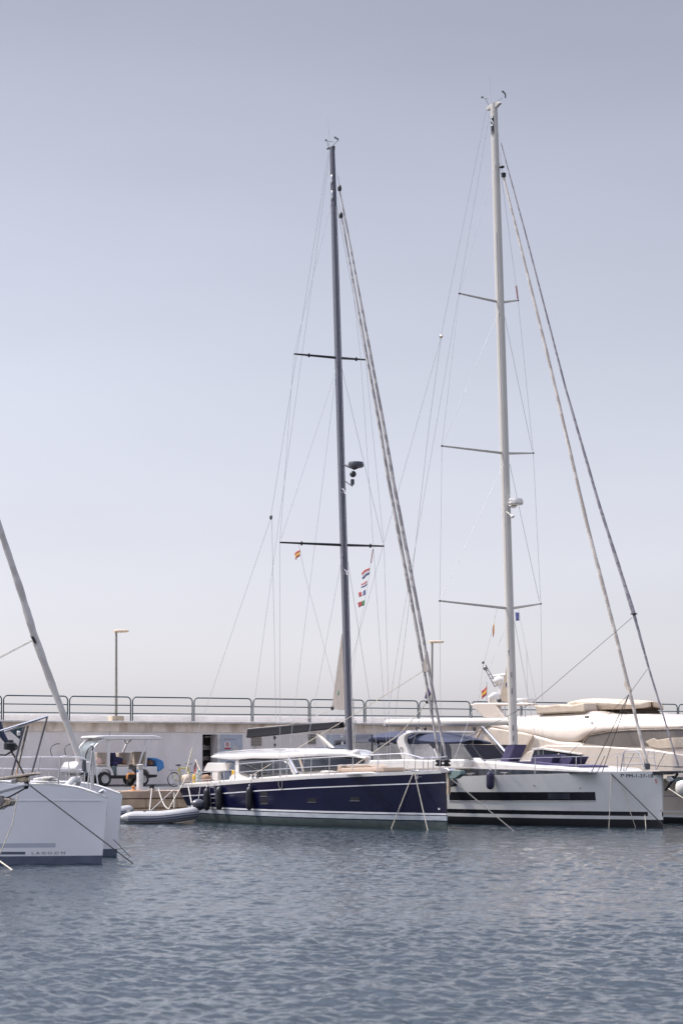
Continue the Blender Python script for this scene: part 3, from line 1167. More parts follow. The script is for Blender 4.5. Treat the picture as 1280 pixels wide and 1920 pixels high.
for a, b, r_ in ((bb, st, .026), (st, hd, .024), (bb, hb, .03), (hd, hb, .03), (hb, (w1, 0, bz + wr), .022), (bb, (w0, .04, bz + wr), .018), (st, (w0, .04, bz + wr), .015)):
    mb.tube([a, b], r_, 8)
mb.build('bike_frame', BK, 'bike_yellow')
mb = MB().tube([st, (st[0] - .03, 0, bz + .94)], .014).ball((st[0] - .05, 0, bz + .97), (.15, .07, .04))
mb.build('saddle', BK, 'black')
mb = MB().tube([hd, (hd[0] - .01, 0, bz + .95), (hd[0] + .04, 0, bz + 1.0)], .016).tube([(hd[0] + .02, -.28, bz + 1.04), (hd[0] + .05, -.1, bz + 1.0), (hd[0] + .05, .1, bz + 1.0), (hd[0] + .02, .28, bz + 1.04)], .016)
mb.build('handlebar', BK, 'black')
mb = MB().box((w0 - .02, 0, bz + .74), (.4, .14, .02)).tube([(w0 - .1, .05, bz + .74), (w0, .05, bz + wr)], .008).tube([(w0 + .15, 0, bz + .74), (st[0], 0, bz + .75)], .008)
mb.build('rear_rack', BK, 'steel_dark')
mb = MB().lathe((bb[0], -.05, bb[2]), [(.02, 0), (.09, 0), (.09, .01), (.02, .012)], axis='y').tube([(bb[0], -.06, bb[2]), (bb[0] + .1, -.06, bb[2] - .13), (bb[0] + .1, -.14, bb[2] - .13)], .012)
mb.build('crank', BK, 'steel_dark')

# utility post, orange pipe, bollards
e = WF.pt(262.5, 1482, EDGE + .4)
T = Thing('service_post', 'round white service post with ribbed cap at the quay edge', 'post', WF, (e[0], EDGE + .4, 1.15))
ex, ey = e[0], EDGE + .4
ztop = WF.pt(262.5, 1432.5, ey)[2]
MB().lathe((ex, ey, 1.16), [(.15, 0), (.14, .03), (.135, ztop - 1.16 - .24), (.13, ztop - 1.16 - .23)], n=20).build('post_body', T, 'post_white')
pr = []
for k in range(4):
    z_ = ztop - .22 + k * .055
    pr += [(.115, z_), (.145, z_ + .008), (.145, z_ + .035), (.115, z_ + .043)]
MB().lathe((ex, ey, 0), pr + [(.03, ztop)], n=20).build('ribbed_cap', T, 'post_white')
q = WF.pt(258.5, 1446, ey - .13)
MB().box((q[0], ey - .125, q[2]), (.07, .03, .1)).build('blue_socket', T, 'bag_blue', bevel=.008)
p0 = WF.pt(250.5, 1478, ey)
T = Thing('orange_pipe', 'bent orange standpipe left of the white service post', 'pipe', WF, (p0[0] - .2, ey + .6, 1.16))
q = [WF.pt(a, b, ey + .6) for a, b in ((238.5, 1475), (238.5, 1461), (239, 1453), (242, 1450.5), (252, 1450.5))]
MB().tube(q[1:], .042, 10).build('pipe_elbow', T, 'orange')
MB().tube([q[0], q[1]], .04, 10).build('pipe_riser', T, 'black')
T = Thing('mooring_bollard', 'small rusty orange bollard at the foot of the white post', 'bollard', WF, (p0[0], ey, 1.16))
MB().lathe((p0[0], ey, 1.16), [(.13, 0), (.12, .03), (.06, .06), (.055, .13), (.085, .16), (.085, .19), (.02, .21)], n=16).build('bollard_post', T, 'orange')
MB().box((p0[0], ey, 1.165), (.42, .42, .03)).build('bollard_base', T, 'orange', bevel=.008)
q = WF.pt(285, 1484, EDGE + .35)
T = Thing('mooring_bollard', 'dark iron bollard at the quay edge right of the white post', 'bollard', WF, (q[0], EDGE + .35, 1.16))
DB = (q[0], EDGE + .35, 1.16)
MB().lathe(DB, [(.17, 0), (.11, .04), (.1, .16), (.16, .2), (.15, .26), (.04, .29)], n=16).build('bollard_post', T, 'black')
MB().torus((DB[0], DB[1], 1.2), .14, .03, 'z').build('rope_turns', T, 'rope_white')
# ================================================================== the navy sloop
def fender(fr, hull, label, px, pt_, pb_, r, m, group, rail_y=None):
    u, z0 = hull.find(px, (pt_ + pb_) / 2)
    p = hull.P(u, z0)
    ya = p[1] - r - .01
    zt, zb = fr.pt(px, pt_, ya)[2], fr.pt(px, pb_, ya)[2]
    x = fr.pt(px, (pt_ + pb_) / 2, ya)[0]
    T = Thing('fender', label, 'fender', fr, (x, ya, zb), group)
    h = zt - zb
    prof = [(.02, 0), (r * .35, .015), (r * .75, h * .06), (r * .97, h * .16), (r, h * .3), (r, h * .72), (r * .95, h * .84), (r * .7, h * .94), (r * .3, h * .985), (.03, h)]
    MB().lathe((x, ya, zb), prof, n=20).build('fender_body', T, m)
    MB().lathe((x, ya, zt - .01), [(.03, 0), (.04, .02), (.035, .07), (.01, .09)], n=10).build('fender_eye', T, 'steel')
    zs = hull.zs(u)
    MB().tube([(x, ya, zt + .05), (x, hull.yc - hull.half(u, zs) - .015, zs + .02), (x, hull.yc - hull.half(u, zs) + .06, zs + .12)], .009, 6).build('lanyard', T, 'rope_white')


def ang_for(phi):
    return math.atan2(-math.cos(phi), math.sin(phi))


nb = G.ptz(838, 1556.5, 0)
NF = Frame(nb[0], nb[1], ang_for(R(33.0)))
NL = 15.9
plan = [(0, .02), (.03, .12), (.08, .28), (.16, .5), (.26, .71), (.38, .88), (.5, .97), (.62, 1.0), (.8, .985), (1, .93)]
wlt = [(0, .4), (.1, .74), (.3, .86), (.55, .93), (.8, .88), (1, .74)]
NH = Hull(NF, NL, 2.42, plan, wlt, stem=-.12, stern=.55)
sheer_px = [(300, 1474.5), (335, 1472), (390, 1468.5), (480, 1461), (580, 1454.5), (700, 1449), (800, 1445), (840, 1443)]
NH.fit_sheer(sheer_px)
NY = Thing('sailing_yacht', 'navy blue sailing yacht with dark mast and white deck saloon', 'sailing yacht', NF, (0, 0, 0))
rows = [(lambda z: .05, 0), (lambda z: .30, 0), (lambda z: .34, 1), (lambda z: .50, 2), (lambda z: .535, 1), (lambda z: .60, 3),
        (lambda z: z - .47, 1), (lambda z: z - .43, 3), (lambda z: z - .12, 1), (lambda z: z - .055, 4), (lambda z: z, 4)]
hull = NH.shell(NY, 'hull', rows, ['antifoul_grey', 'hull_navy', 'boot_grey', 'stripe_white', 'gelcoat'])
NH.deck(NY, 'deck', .03, .02, 'deck')
# portlights
for (a, b, c, d) in ((488, 1485, 501.5, 1493), (488, 1498, 502.5, 1507), (577, 1496.5, 593, 1504), (656, 1494, 674, 1501.5)):
    f = NH.patch_px(NY, 'portlight', a, b, c, d, 'black', off=.006, parent=hull)
    NH.patch_px(NY, 'portlight_lip', a - .2, d - .1, c + .2, d + .5, 'steel', off=.015, parent=f)
NH.patch_px(NY, 'bow_thruster_cap', 821, 1515, 824.5, 1518.5, 'stripe_white', off=.012, parent=hull)
NH.patch_px(NY, 'builder_mark', 781, 1453.5, 783.5, 1460, 'steel', off=.008, parent=hull, nu=2)
NH.patch_px(NY, 'builder_mark', 784.5, 1456.2, 790, 1457.2, 'seam', off=.006, parent=hull, nu=3)
# deckhouse
yh = -1.5
HWT = [(395, 1.5), (545, 1.5), (580, 1.32), (610, 1.02), (640, .62), (662, .28), (686, .04)]
hwf = smooth_tab(HWT)
ROOF_B = [(395.5, 1420.5), (415, 1422.5), (430, 1424), (447, 1423.6), (473, 1421.5), (527, 1422), (549, 1420), (605, 1417.2), (646, 1417.2), (672, 1421), (686, 1422.5)]
ROOF_E = [(395.5, 1417.5), (401, 1414), (451, 1411), (486, 1409.5), (527, 1409), (560, 1408.5), (605, 1409.5), (646, 1412.5), (672, 1418), (686, 1421.5)]
ROOF_C = [(395, 1417), (401, 1412.5), (451, 1408.3), (486, 1405), (527, 1403), (560, 1402.4), (630, 1402.6), (656, 1405), (670, 1410), (688, 1420), (800, 1424)]


def hp(px, py, off=0.0):
    return NF.pt(px, py, -(hwf(px) + off))


def crown(fr, x, tab, z0):
    z = z0
    for _ in range(6):
        px, _p = fr.px((x, 0, z))
        z = fr.pt(px, lerp_tab(tab, px), 0)[2]
    return z


rr_, hb_ = [], []
for i in range(45):
    px = 395.5 + (684.5 - 395.5) * i / 44
    wv = hwf(px) + .08
    b = NF.pt(px, lerp_tab(ROOF_B, px), -wv)
    e = NF.pt(px, lerp_tab(ROOF_E, px), -wv)
    zc = max(crown(NF, b[0], ROOF_C, e[2]), e[2] + .02)
    half = [(-wv * .8, b[2] + .02), (-wv, b[2]), (-wv - .02, (b[2] + e[2]) / 2), (-wv * .97, e[2]), (-wv * .8, e[2] + (zc - e[2]) * .6), (-wv * .4, e[2] + (zc - e[2]) * .93)]
    rr_.append([(b[0], y, z) for y, z in half] + [(b[0], -y, z) for y, z in reversed(half)])
    if px > 437:
        lo = lerp_tab([(436, 1467), (470, 1465), (560, 1459), (640, 1453), (690, 1449)], px)
        w2 = hwf(px)
        q, t_ = NF.pt(px, lo, -w2), b[2] + .03
        hb_.append([(q[0], -w2 - .06 * (w2 > .3), q[2]), (q[0], -w2, t_), (q[0], w2, t_), (q[0], w2 + .06 * (w2 > .3), q[2])])
MB().loft(rr_).build('roof', NY, 'gelcoat', angle=60)
gut = []
for i in range(20):
    px = 401 + i * 8.5
    wv = hwf(px) + .08
    e = NF.pt(px, lerp_tab(ROOF_E, px), -wv)
    gut.append((e[0], -wv * .985 - .012, e[2] + .015))
MB().tube(gut, .014, 6).build('roof_gutter', NY, 'steel')
MB().loft(hb_).build('deckhouse', NY, 'gelcoat', angle=40)


def glazing(name, top, bot, m, off, parent=None, n=22, solid=.012):
    rings = []
    x0, x1 = top[0][0], top[-1][0]
    for i in range(n + 1):
        px = x0 + (x1 - x0) * i / n
        a, b = lerp_tab(top, px), lerp_tab(bot, px)
        rings.append([hp(px, a + (b - a) * k / 4, off + .05 * k / 4 * (hwf(px) > .3)) for k in range(5)])
    return MB().loft(rings, cap=False, close=False).build(name, NY, m, parent=parent, solid=solid)


w_ = glazing('saloon_window', [(448, 1425), (473, 1422.5), (530, 1423.5), (539, 1429.5), (549, 1451)], [(448, 1449.5), (467, 1457), (506, 1458.5), (523, 1453), (549, 1451.5)], 'glass_grey', .025)
glazing('window_seam', [(512, 1424), (513.4, 1424)], [(512, 1454), (513.4, 1454)], 'seam', .035, w_, 2)
MB().tube([hp(452, 1430, .05), hp(497, 1450, .09)], .03, 6).tube([hp(468, 1439, .06), hp(476, 1437, .06)], .02, 6).build('window_bar', NY, 'black', parent=w_)
MB().tube([hp(542.5, 1423.5, .06), hp(556.5, 1451, .12)], .075, 8).build('side_pillar', NY, 'steel')
w_ = glazing('saloon_window', [(549.5, 1424), (553, 1421.5), (605, 1418.6), (646, 1418.6), (672, 1422), (682, 1424)], [(549.5, 1429), (561, 1447.5), (614, 1444), (640, 1441), (672, 1438), (682, 1437)], 'glass_dark', .025, n=40)
MB().tube([hp(562, 1422, .05), hp(569, 1446, .09)], .045, 6).build('window_post', NY, 'wood_warm', parent=w_)
MB().tube([hp(600, 1420, .05), hp(613, 1443, .08)], .04, 6).build('window_post', NY, 'glass_grey', parent=w_)
slab(NY, 'solar_panel', [(588, 1402.6), (590, 1401.6), (622, 1401.8), (626, 1403)], -.45, .45, 'solar', bevel=0)
MB().ball(NF.pt(667, 1411.5, -.15), (.17, .17, .13)).build('roof_dome', NY, 'gelcoat')
mb = MB()
for a, b in (((410, 1411), (470, 1407.2)), ((470, 1407.2), (535, 1405.5))):
    mb.tube([NF.pt(*a, -1.42), NF.pt(*b, -1.42)], .016, 6)
for a in ((420, 1411), (450, 1409), (490, 1407.5), (520, 1406.5)):
    q = NF.pt(*a, -1.42)
    mb.tube([(q[0], q[1], q[2] - .06), (q[0], q[1], q[2] + .06)], .012, 6)
mb.build('roof_handrail', NY, 'steel')
# side decks and cockpit coaming
slab(NY, 'coaming', [(428, 1466), (431, 1456), (436, 1452), (440, 1462), (470, 1459), (560, 1452), (690, 1447), (705, 1450), (560, 1458)], yh - .2, yh - .02, 'gelcoat', bevel=.02)
slab(NY, 'bulwark_step', [(344, 1474), (345, 1469), (430, 1462), (432, 1468)], -1.75, -1.2, 'gelcoat', bevel=.02)

# rig
def mast_xz(fr, base, top):
    return Vector(fr.pt(*base, 0)), Vector(fr.pt(*top, 0))


mbp, mtp = mast_xz(NF, (656, 1438), (622.5, 277))


def on_mast(a, b, f):
    return a.lerp(b, f)


mast = MB().tube([mbp.lerp(mtp, f) for f in (0, .3, .6, .8, .92, 1)], [1, 1, 1, .95, .82, .7], 20, flat=(.19, .115)).build('mast', NY, 'mast_dark')
MB().tube([mbp.lerp(mtp, f) + Vector((.045, -.115 if f < .8 else -.1, 0)) for f in (.02, .5, .9)], .016, 5).build('sail_track', NY, 'steel', parent=mast)
mb = MB()
for k, (dx_, dy_) in enumerate(((.23, -.03), (.2, .07))):
    mb.tube([mbp + Vector((dx_ * 1.5, dy_ * 1.4, 0)), mbp.lerp(mtp, .12) + Vector((dx_, dy_ * .8, 0)), mbp.lerp(mtp, .9 - .3 * k) + Vector((dx_ * .8, dy_ * .5, 0))], .01, 5)
mb.build('halyard', NY, 'wire', parent=mast)
mb = MB()
for k, dx_ in enumerate((.27, .33)):
    mb.tube([mbp + Vector((dx_ + .03 * math.sin(j * 1.7 + k), -.03 + .05 * k, .1 + j * .42)) for j in range(7 - 2 * k)], .022, 5)
mb.build('coiled_halyard', NY, 'rope_white', parent=mast)
mb = MB()
for k in range(5):
    q = mbp + Vector((.22 * math.cos(k * 1.3), -.16 - .03 * k % 2, .35 + .28 * k))
    mb.lathe(q, [(.02, -.06), (.055, -.05), (.05, 0), (.055, .05), (.02, .06)], n=10)
mb.build('mast_winch', NY, 'steel', parent=mast)
# masthead instruments
q = mtp
mb = MB().box(q + Vector((-.1, 0, .02)), (.5, .08, .05)).box(q + Vector((.05, 0, -.06)), (.16, .1, .14))
mb.build('mast_crane', NY, 'black', parent=mast)
a1, a2 = NF.pt(615, 266, 0), NF.pt(624, 265.5, 0)
mb = MB().tube([q + Vector((-.25, 0, .05)), NF.pt(613.5, 265, 0)], .012, 5).tube([NF.pt(610, 262.5, 0), NF.pt(613, 264.5, 0), NF.pt(624, 265.5, 0)], .012, 5)
mb.box(NF.pt(611, 263, 0), (.1, .03, .06)).tube([q + Vector((0, 0, .05)), NF.pt(633, 263.5, 0)], .01, 5)
mb.tube([NF.pt(633.5, 263.5, 0), NF.pt(633, 260.5, 0), NF.pt(630, 258.5, 0), NF.pt(628, 257.5, 0)], [.02, .035, .045, .05], 6)
mb.build('wind_vane', NY, 'black', parent=mast)
wire(NY, 'whip_antenna', [q + Vector((-.15, 0, 0)), NF.pt(614, 219, 0)], .008, 'wire', parent=mast)
for py in (340, 371):
    c = mbp.lerp(mtp, (1437 - py) / 1160)
    MB().ball(c + Vector((.05, -.1, 0)), (.06, .05, .2)).build('halyard_box', NY, 'steel', parent=mast)
# radar, steaming light, horn
c = NF.pt(667, 871, .0)
T0 = MB().lathe((c[0], 0, c[2]), [(.05, -.13), (.2, -.13), (.3, -.09), (.31, .0), (.27, .1), (.05, .12)], n=24).build('radar_dome', NY, 'radar_dark', parent=mast)
m0 = mbp.lerp(mtp, (1437 - 880) / 1160)
MB().tube([m0 + Vector((.1, 0, -.02)), (c[0] - .1, 0, c[2] - .17), (c[0] + .1, 0, c[2] - .14)], .04, 8).build('radar_bracket', NY, 'radar_dark', parent=mast)
c = NF.pt(661.5, 889, 0)
MB().ball(c, (.13, .13, .13)).build('radar_reflector', NY, 'radar_dark', parent=mast)
c = NF.pt(660.5, 904, 0)
MB().lathe((c[0], 0, c[2]), [(.06, -.1), (.075, -.08), (.075, .1), (.04, .12)], n=12).tube([m0 + Vector((.1, 0, -.62)), (c[0], 0, c[2] - .16), (c[0], 0, c[2] - .1)], .022, 6).build('deck_light', NY, 'radar_dark', parent=mast)
for px, py in ((646, 921), (650, 1073)):
    c = Vector(NF.pt(px, py, -.15))
    mb = MB()
    for k in range(4):
        mb.tube([c, c + Vector((.2 * math.cos(k * 1.6 + .5), -.05, .14 * math.sin(k * 1.6 + .5)))], .018, 5)
    mb.build('mast_light', NY, 'steel', parent=mast)
# spreaders
tips = {}
for nm, (nx_, ny_), (fx_, fy_), b, my in (('up', (551, 663.5), (685, 674.5), 1.75, 671), ('lo', (524.5, 1017), (719.5, 1024), 2.35, 1022)):
    root = Vector(NF.pt(633 if nm == 'up' else 644, my, 0))
    a, c = Vector(NF.pt(nx_, ny_, -b)), Vector(NF.pt(fx_, fy_, b))
    tips[nm] = (a, c)
    for e_ in (a, c):
        S = MB().tube([root, root.lerp(e_, .5), e_], [.042, .035, .025], 8, flat=(1.3, .6)).build('spreader', NY, 'black', parent=mast)
        k_ = root.lerp(e_, .66)
        MB().ball(k_, (.05, .05, .09)).build('spreader_light', NY, 'black', parent=S)
WR = .0075


def pw(fr, T, name, pts, r=WR, m='wire'):
    wire(T, name, [p if isinstance(p, Vector) else fr.pt(*p) for p in pts], r, m)


cap = Vector(NF.pt(621, 380, -.08))
chn = Vector(NF.pt(525, 1453, -2.2))
chf = Vector(NF.pt(732, 1446, 2.15))
pw(NF, NY, 'cap_shroud', [cap, Vector(tips['up'][0]), Vector(tips['lo'][0]), chn])
pw(NF, NY, 'cap_shroud', [Vector(NF.pt(630, 380, .08)), Vector(tips['up'][1]), Vector(tips['lo'][1]), chf])
pw(NF, NY, 'diagonal_shroud', [(632, 688, -.08), Vector(tips['lo'][0] + Vector((0, .05, .12)))])
pw(NF, NY, 'diagonal_shroud', [(640, 688, .08), Vector(tips['lo'][1] + Vector((0, -.05, .12)))])
pw(NF, NY, 'lower_shroud', [(643, 1034, -.08), (571, 1420, -1.95), (565, 1451, -2.15)])
pw(NF, NY, 'lower_shroud', [(649, 1034, .08), (710, 1424, 2.05), (713, 1446, 2.1)])
pw(NF, NY, 'checkstay', [(631, 690, -.05), (541, 1420, -1.95), (537, 1452, -2.15)])
pw(NF, NY, 'forward_shroud', [(634, 330, .08), (657, 505, .6), (676, 672, 1.1), (728, 1446, 2.1)], .007)
pw(NF, NY, 'backstay', [(616, 284, 0), (508, 968, 0)])
pw(NF, NY, 'backstay_leg', [(507.5, 972, 0), (361, 1403, -1.5), (346, 1468, -1.75)])
pw(NF, NY, 'backstay_leg', [(509.5, 972, 0), (514, 1180, .6), (519, 1440, 1.7)])
MB().ball(NF.pt(508, 970, 0), (.07, .06, .1)).build('backstay_plate', NY, 'radar_dark')
wire(NY, 'backstay_tensioner', [NF.pt(361, 1403, -1.5), NF.pt(349, 1449, -1.7)], .035, 'rope_light')
pw(NF, NY, 'topping_lift', [(618, 290, 0), (525, 962, 0), (470, 1368, 0)], .007)
pw(NF, NY, 'flag_halyard', [(560, 1020, -1.5), (571, 1075, -1.2), (599, 1180, -.6), (643, 1350, -.1)], .005, 'rope_white')
pw(NF, NY, 'flag_halyard', [(699, 1028, 1.6), (694, 1060, 1.55), (682, 1140, 1.5), (676, 1160, 1.4), (640, 1400, .3)], .005, 'rope_white')
wire(NY, 'halyard_tail', [NF.pt(699, 1030, 1.6), NF.pt(695, 1056, 1.55)], .018, 'red')
# turnbuckles at the chainplates
for a, b in (((525, 1440, -2.19), (525.5, 1457, -2.2)), ((567, 1441, -2.1), (565, 1452, -2.15))):
    wire(NY, 'turnbuckle', [NF.pt(*a), NF.pt(*b)], .03, 'steel')
# boom, vang, mainsail clew
ba, bb_ = Vector(NF.pt(466.5, 1375.5, 0)), Vector(NF.pt(641, 1360, 0))
d = (bb_ - ba)
rings = []
for f, h in ((0, .34), (.02, .36), (.5, .31), (.93, .25), (1, .22)):
    c = ba + d * f + Vector((0, 0, .03 * f))
    rings.append([(c.x, .15 * sx * (1 if sz < 0 else .6), c.z + h / 2 * sz) for sx, sz in ((-1, -1), (-1.15, 0), (-1, 1), (1, 1), (1.15, 0), (1, -1))])
boom = MB().loft(rings).build('boom', NY, 'boom_cover', bevel=.03)
wire(NY, 'outhaul', [ba + Vector((.05, -.05, .2)), ba + d * .45 + Vector((0, -.05, .2)), NF.pt(623, 1331, 0)], .014, 'rope_white', parent=boom)
wire(NY, 'reef_line', [ba + d * .55 + Vector((0, -.1, -.17)), NF.pt(640, 1366, -.1)], .01, 'rope_white', parent=boom)
mb = MB()
for px, py in ((515, 1383.5), (515.5, 1396.5)):
    mb.ball(NF.pt(px, py, -.05), (.07, .05, .08))
mb.tube([NF.pt(514, 1376, 0), NF.pt(515.5, 1402, -.05)], .01, 5)
mb.build('mainsheet_block', NY, 'black', parent=boom)
mb = MB().tube([NF.pt(596, 1376, 0), NF.pt(646, 1423, 0)], .06, 10)
mb.build('vang', NY, 'gelcoat_cream')
wire(NY, 'vang_tackle', [NF.pt(594, 1376, -.08), NF.pt(641, 1426, -.08)], .02, 'rope_white')
wire(NY, 'vang_tackle', [NF.pt(595, 1377, -.12), NF.pt(630, 1428, -.12)], .014, 'rope_white')
# triangle of mainsail left out of the in-mast furler
pA = [(641.5, 1188), (632, 1256), (622.5, 1328), (636, 1331), (648, 1332), (645, 1260)]
MB().prism([(NF.pt(p[0], p[1], .02)[0], NF.pt(p[0], p[1], .02)[2]) for p in pA], .0, .02).build('mainsail_clew', NY, 'sail')
MB().box(NF.pt(634, 1299, -.005), (.08, .012, .16)).box(NF.pt(633.5, 1297.5, -.01), (.04, .012, .03), 1).build('sail_mark', NY, ['green', 'gelcoat'], smooth=False)
MB().ball(NF.pt(623, 1327.5, 0), (.1, .06, .09)).build('clew_block', NY, 'black')
# furled headsails
def furl(T, fr, pts, rad, m, name='furled_sail', y=0, n=60):
    P_ = [Vector(fr.pt(p[0], p[1], y)) for p in pts]
    seg = [0]
    for a, b in zip(P_, P_[1:]):
        seg.append(seg[-1] + (b - a).length)
    out, rr = [], []
    rnd = random.Random(len(pts) + int(rad[0] * 999))
    for i in range(n + 1):
        s_ = seg[-1] * i / n
        k = max(j for j in range(len(seg) - 1) if seg[j] <= s_ + 1e-9)
        f = (s_ - seg[k]) / (seg[k + 1] - seg[k])
        out.append(P_[k].lerp(P_[k + 1], f))
        r_ = lerp_tab([(q * seg[-1] / (len(rad) - 1), v) for q, v in enumerate(rad)], s_)
        rr.append(r_ * (1 + .05 * math.sin(i * 1.1) + rnd.uniform(-.05, .05)))
    return MB().tube(out, rr, 10).build(name, T, m)


fo = furl(NY, NF, [(636.5, 358), (649, 420), (723, 820), (736.5, 900), (788.5, 1170), (805.5, 1268), (836.5, 1426)], [.03, .04, .055, .068, .073, .07, .06, .048], 'furl_grey')
fi = furl(NY, NF, [(640, 408), (642.5, 420), (715, 820), (728, 900), (779, 1170), (796.5, 1268), (824, 1426)], [.028, .036, .05, .06, .068, .066, .058, .046], 'furl_grey')
wire(NY, 'forestay', [NF.pt(631, 320, 0), NF.pt(636.5, 358, 0)], .012, 'wire')
wire(NY, 'forestay', [NF.pt(633, 370, 0), NF.pt(640, 408, 0)], .012, 'wire')
for s_, px, py in ((fo, 636.5, 353), (fi, 639, 404)):
    MB().lathe(NF.pt(px, py, 0), [(.03, -.12), (.07, -.1), (.08, 0), (.06, .1), (.02, .14)], n=12).build('furler_swivel', NY, 'black', parent=s_)
MB().prism([(NF.pt(p[0], p[1], .0)[0], NF.pt(p[0], p[1], .0)[2]) for p in ((800, 1222), (805, 1250), (806, 1262), (792, 1259), (795, 1240))], -.03, .03).build('sail_clew', NY, 'sail', parent=fo)
MB().prism([(NF.pt(p[0], p[1], .0)[0], NF.pt(p[0], p[1], .0)[2]) for p in ((799, 1283), (806, 1300), (803, 1312), (797, 1309), (801, 1292))], -.03, .03).build('sail_clew', NY, 'cushion_navy', parent=fi)
MB().ball(NF.pt(800.5, 1316, 0), (.09, .06, .07)).build('sheet_block', NY, 'black', parent=fi)
for px, py in ((823, 1431), (836.5, 1431)):
    D_ = MB().lathe(NF.pt(px, py, 0), [(.05, -.12), (.15, -.1), (.155, -.04), (.09, -.02), (.09, .03), (.155, .05), (.15, .11), (.05, .13)], n=18).build('furler_drum', NY, 'black')
# sheets
pw(NF, NY, 'jib_sheet', [(793, 1258, 0), (700, 1317, -.5), (655, 1345, -.9), (475, 1452, -1.75)], .014, 'rope_light')
pw(NF, NY, 'staysail_sheet', [(800, 1317, 0), (750, 1376, -.7), (672, 1430, -1.2), (655, 1441, -1.3)], .016, 'rope_light')
pw(NF, NY, 'furling_line', [(800, 1290, 0), (790, 1330, -.2), (780, 1372, -.4), (762, 1440, -.7)], .006, 'rope_white')
# lifelines and stanchions along the near side
def lifeline(T, fr, H, us, hgt, name_st='stanchion', r=.013, mid=.5, wires=True, wr=.008, side=-1, m='steel'):
    tops = []
    for u in us:
        zs = H.zs(u)
        p = H.P(u, zs, side, -.07)
        t_ = (p[0], p[1] + .02, zs + hgt)
        MB().tube([(p[0], p[1], zs - .03), t_], r, 8).build(name_st, T, m)
        tops.append(((p[0], p[1], zs), t_))
    if wires:
        for f in (1.0, mid):
            MB().tube([Vector(a).lerp(Vector(b), f) for a, b in tops], wr, 6).build('lifeline', T, 'wire')
    return tops


def u_at(H, px):
    return H.find(px, 1455)[0]


us = [u_at(NH, x) for x in (437, 488, 534, 580, 614, 658, 705, 755)]
tops = lifeline(NY, NF, NH, us, .66, mid=.5, r=.016, wr=.012)
# rail tube (fat upper rail that rises to the pulpit)
MB().tube([t[1] for t in tops] + [NF.pt(795, 1422, -.55), NF.pt(812, 1419.5, -.2)], .02, 8).build('guard_rail', NY, 'steel')
mb = MB().tube([tops[-1][1], NF.pt(790, 1423, -.5), NF.pt(838, 1419, 0)], .018, 8)
for x in (776, 791, 800, 810, 822):
    u = u_at(NH, x)
    zs = NH.zs(u)
    p = NH.P(u, zs, -1, -.05)
    mb.tube([(p[0], p[1], zs - .02), (p[0] + .03, p[1] + .02, zs + .6)], .015, 6)
mb.build('pulpit', NY, 'steel')
# stern pushpit
mb = MB()
ptsT = [NF.pt(396, 1447, -2.05), NF.pt(360, 1450, -2.1), NF.pt(335, 1452.5, -2.1), NF.pt(338, 1453, -1.4)]
mb.tube(ptsT, .018, 8).tube([(p[0], p[1], p[2] - .3) for p in ptsT], .014, 8)
for p in ptsT + [NF.pt(355, 1450.4, -2.1), NF.pt(420, 1446, -2.05), NF.pt(412, 1446, -2.05)]:
    mb.tube([(p[0], p[1], p[2]), (p[0], p[1], p[2] - .55)], .017, 6)
mb.tube([NF.pt(412, 1446, -2.05), NF.pt(437, 1443, -2.0)], .016, 6)
mb.build('pushpit', NY, 'steel')
# swim ladder over the side
mb = MB()
u = u_at(NH, 401)
for x in (395.5, 405.5):
    pts = []
    for py in (1470, 1476, 1492, 1500, 1517):
        uu, zz = NH.find(x + (py - 1476) * .1, py)
        q = NH.P(uu, zz)
        pts.append((q[0], q[1] - .07, q[2]))
    mb.tube(pts if x < 400 else pts[:4], .014, 6)
for py in (1476, 1496.5, 1505.5, 1516.5):
    uu, zz = NH.find(400.5 + (py - 1476) * .1, py)
    q = NH.P(uu, zz)
    w2 = .16 if py < 1500 else .1
    mb.tube([(q[0] - w2, q[1] - .07, q[2]), (q[0] + w2, q[1] - .07, q[2])], .016, 6)
mb.build('boarding_ladder', NY, 'steel')
# loop of rope over the topside, bow roller, chain plate
mb = MB()
pts = []
for px, py in ((523, 1463), (523, 1472), (526, 1480), (529, 1480.5), (530, 1472), (529.5, 1463)):
    uu, zz = NH.find(px, py)
    q = NH.P(uu, zz)
    pts.append((q[0], q[1] - .02, q[2]))
mb.tube(pts, .012, 6).build('rope_loop', NY, 'rope_white')
slab(NY, 'bow_roller', [(824, 1440), (836, 1440), (842, 1444), (841, 1449), (826, 1450)], -.16, .16, 'steel', bevel=.02)
slab(NY, 'stem_guard', [(837, 1448), (840.5, 1449), (840.5, 1466), (840, 1489), (836.5, 1489), (837.5, 1466)], -.05, .05, 'teak', bevel=.005)
AN = slab(NY, 'anchor', [(841, 1451), (851, 1444), (862, 1445), (863, 1452), (852, 1460), (842, 1461)], -.1, .12, 'anchor_green', bevel=.02)
slab(NY, 'anchor_shank', [(842, 1463), (849, 1462), (851, 1470), (847, 1475), (842, 1472)], -.08, .1, 'black', parent=AN)
# deck gear
mb = MB()
for x in (472, 480):
    q = NF.pt(x, 1455, -1.75)
    mb.lathe((q[0], q[1], q[2] - .06), [(.09, 0), (.07, .02), (.06, .08), (.085, .12), (.03, .13)], n=14)
mb.build('winch', NY, 'steel')
slab(NY, 'mooring_cleat', [(769, 1447), (772, 1444.5), (782, 1443.5), (784, 1446)], -.9, -.82, 'steel')
slab(NY, 'hatch', [(575, 1451), (580, 1447), (612, 1444.5), (618, 1448)], -1.2, -.6, 'gelcoat', bevel=.02)

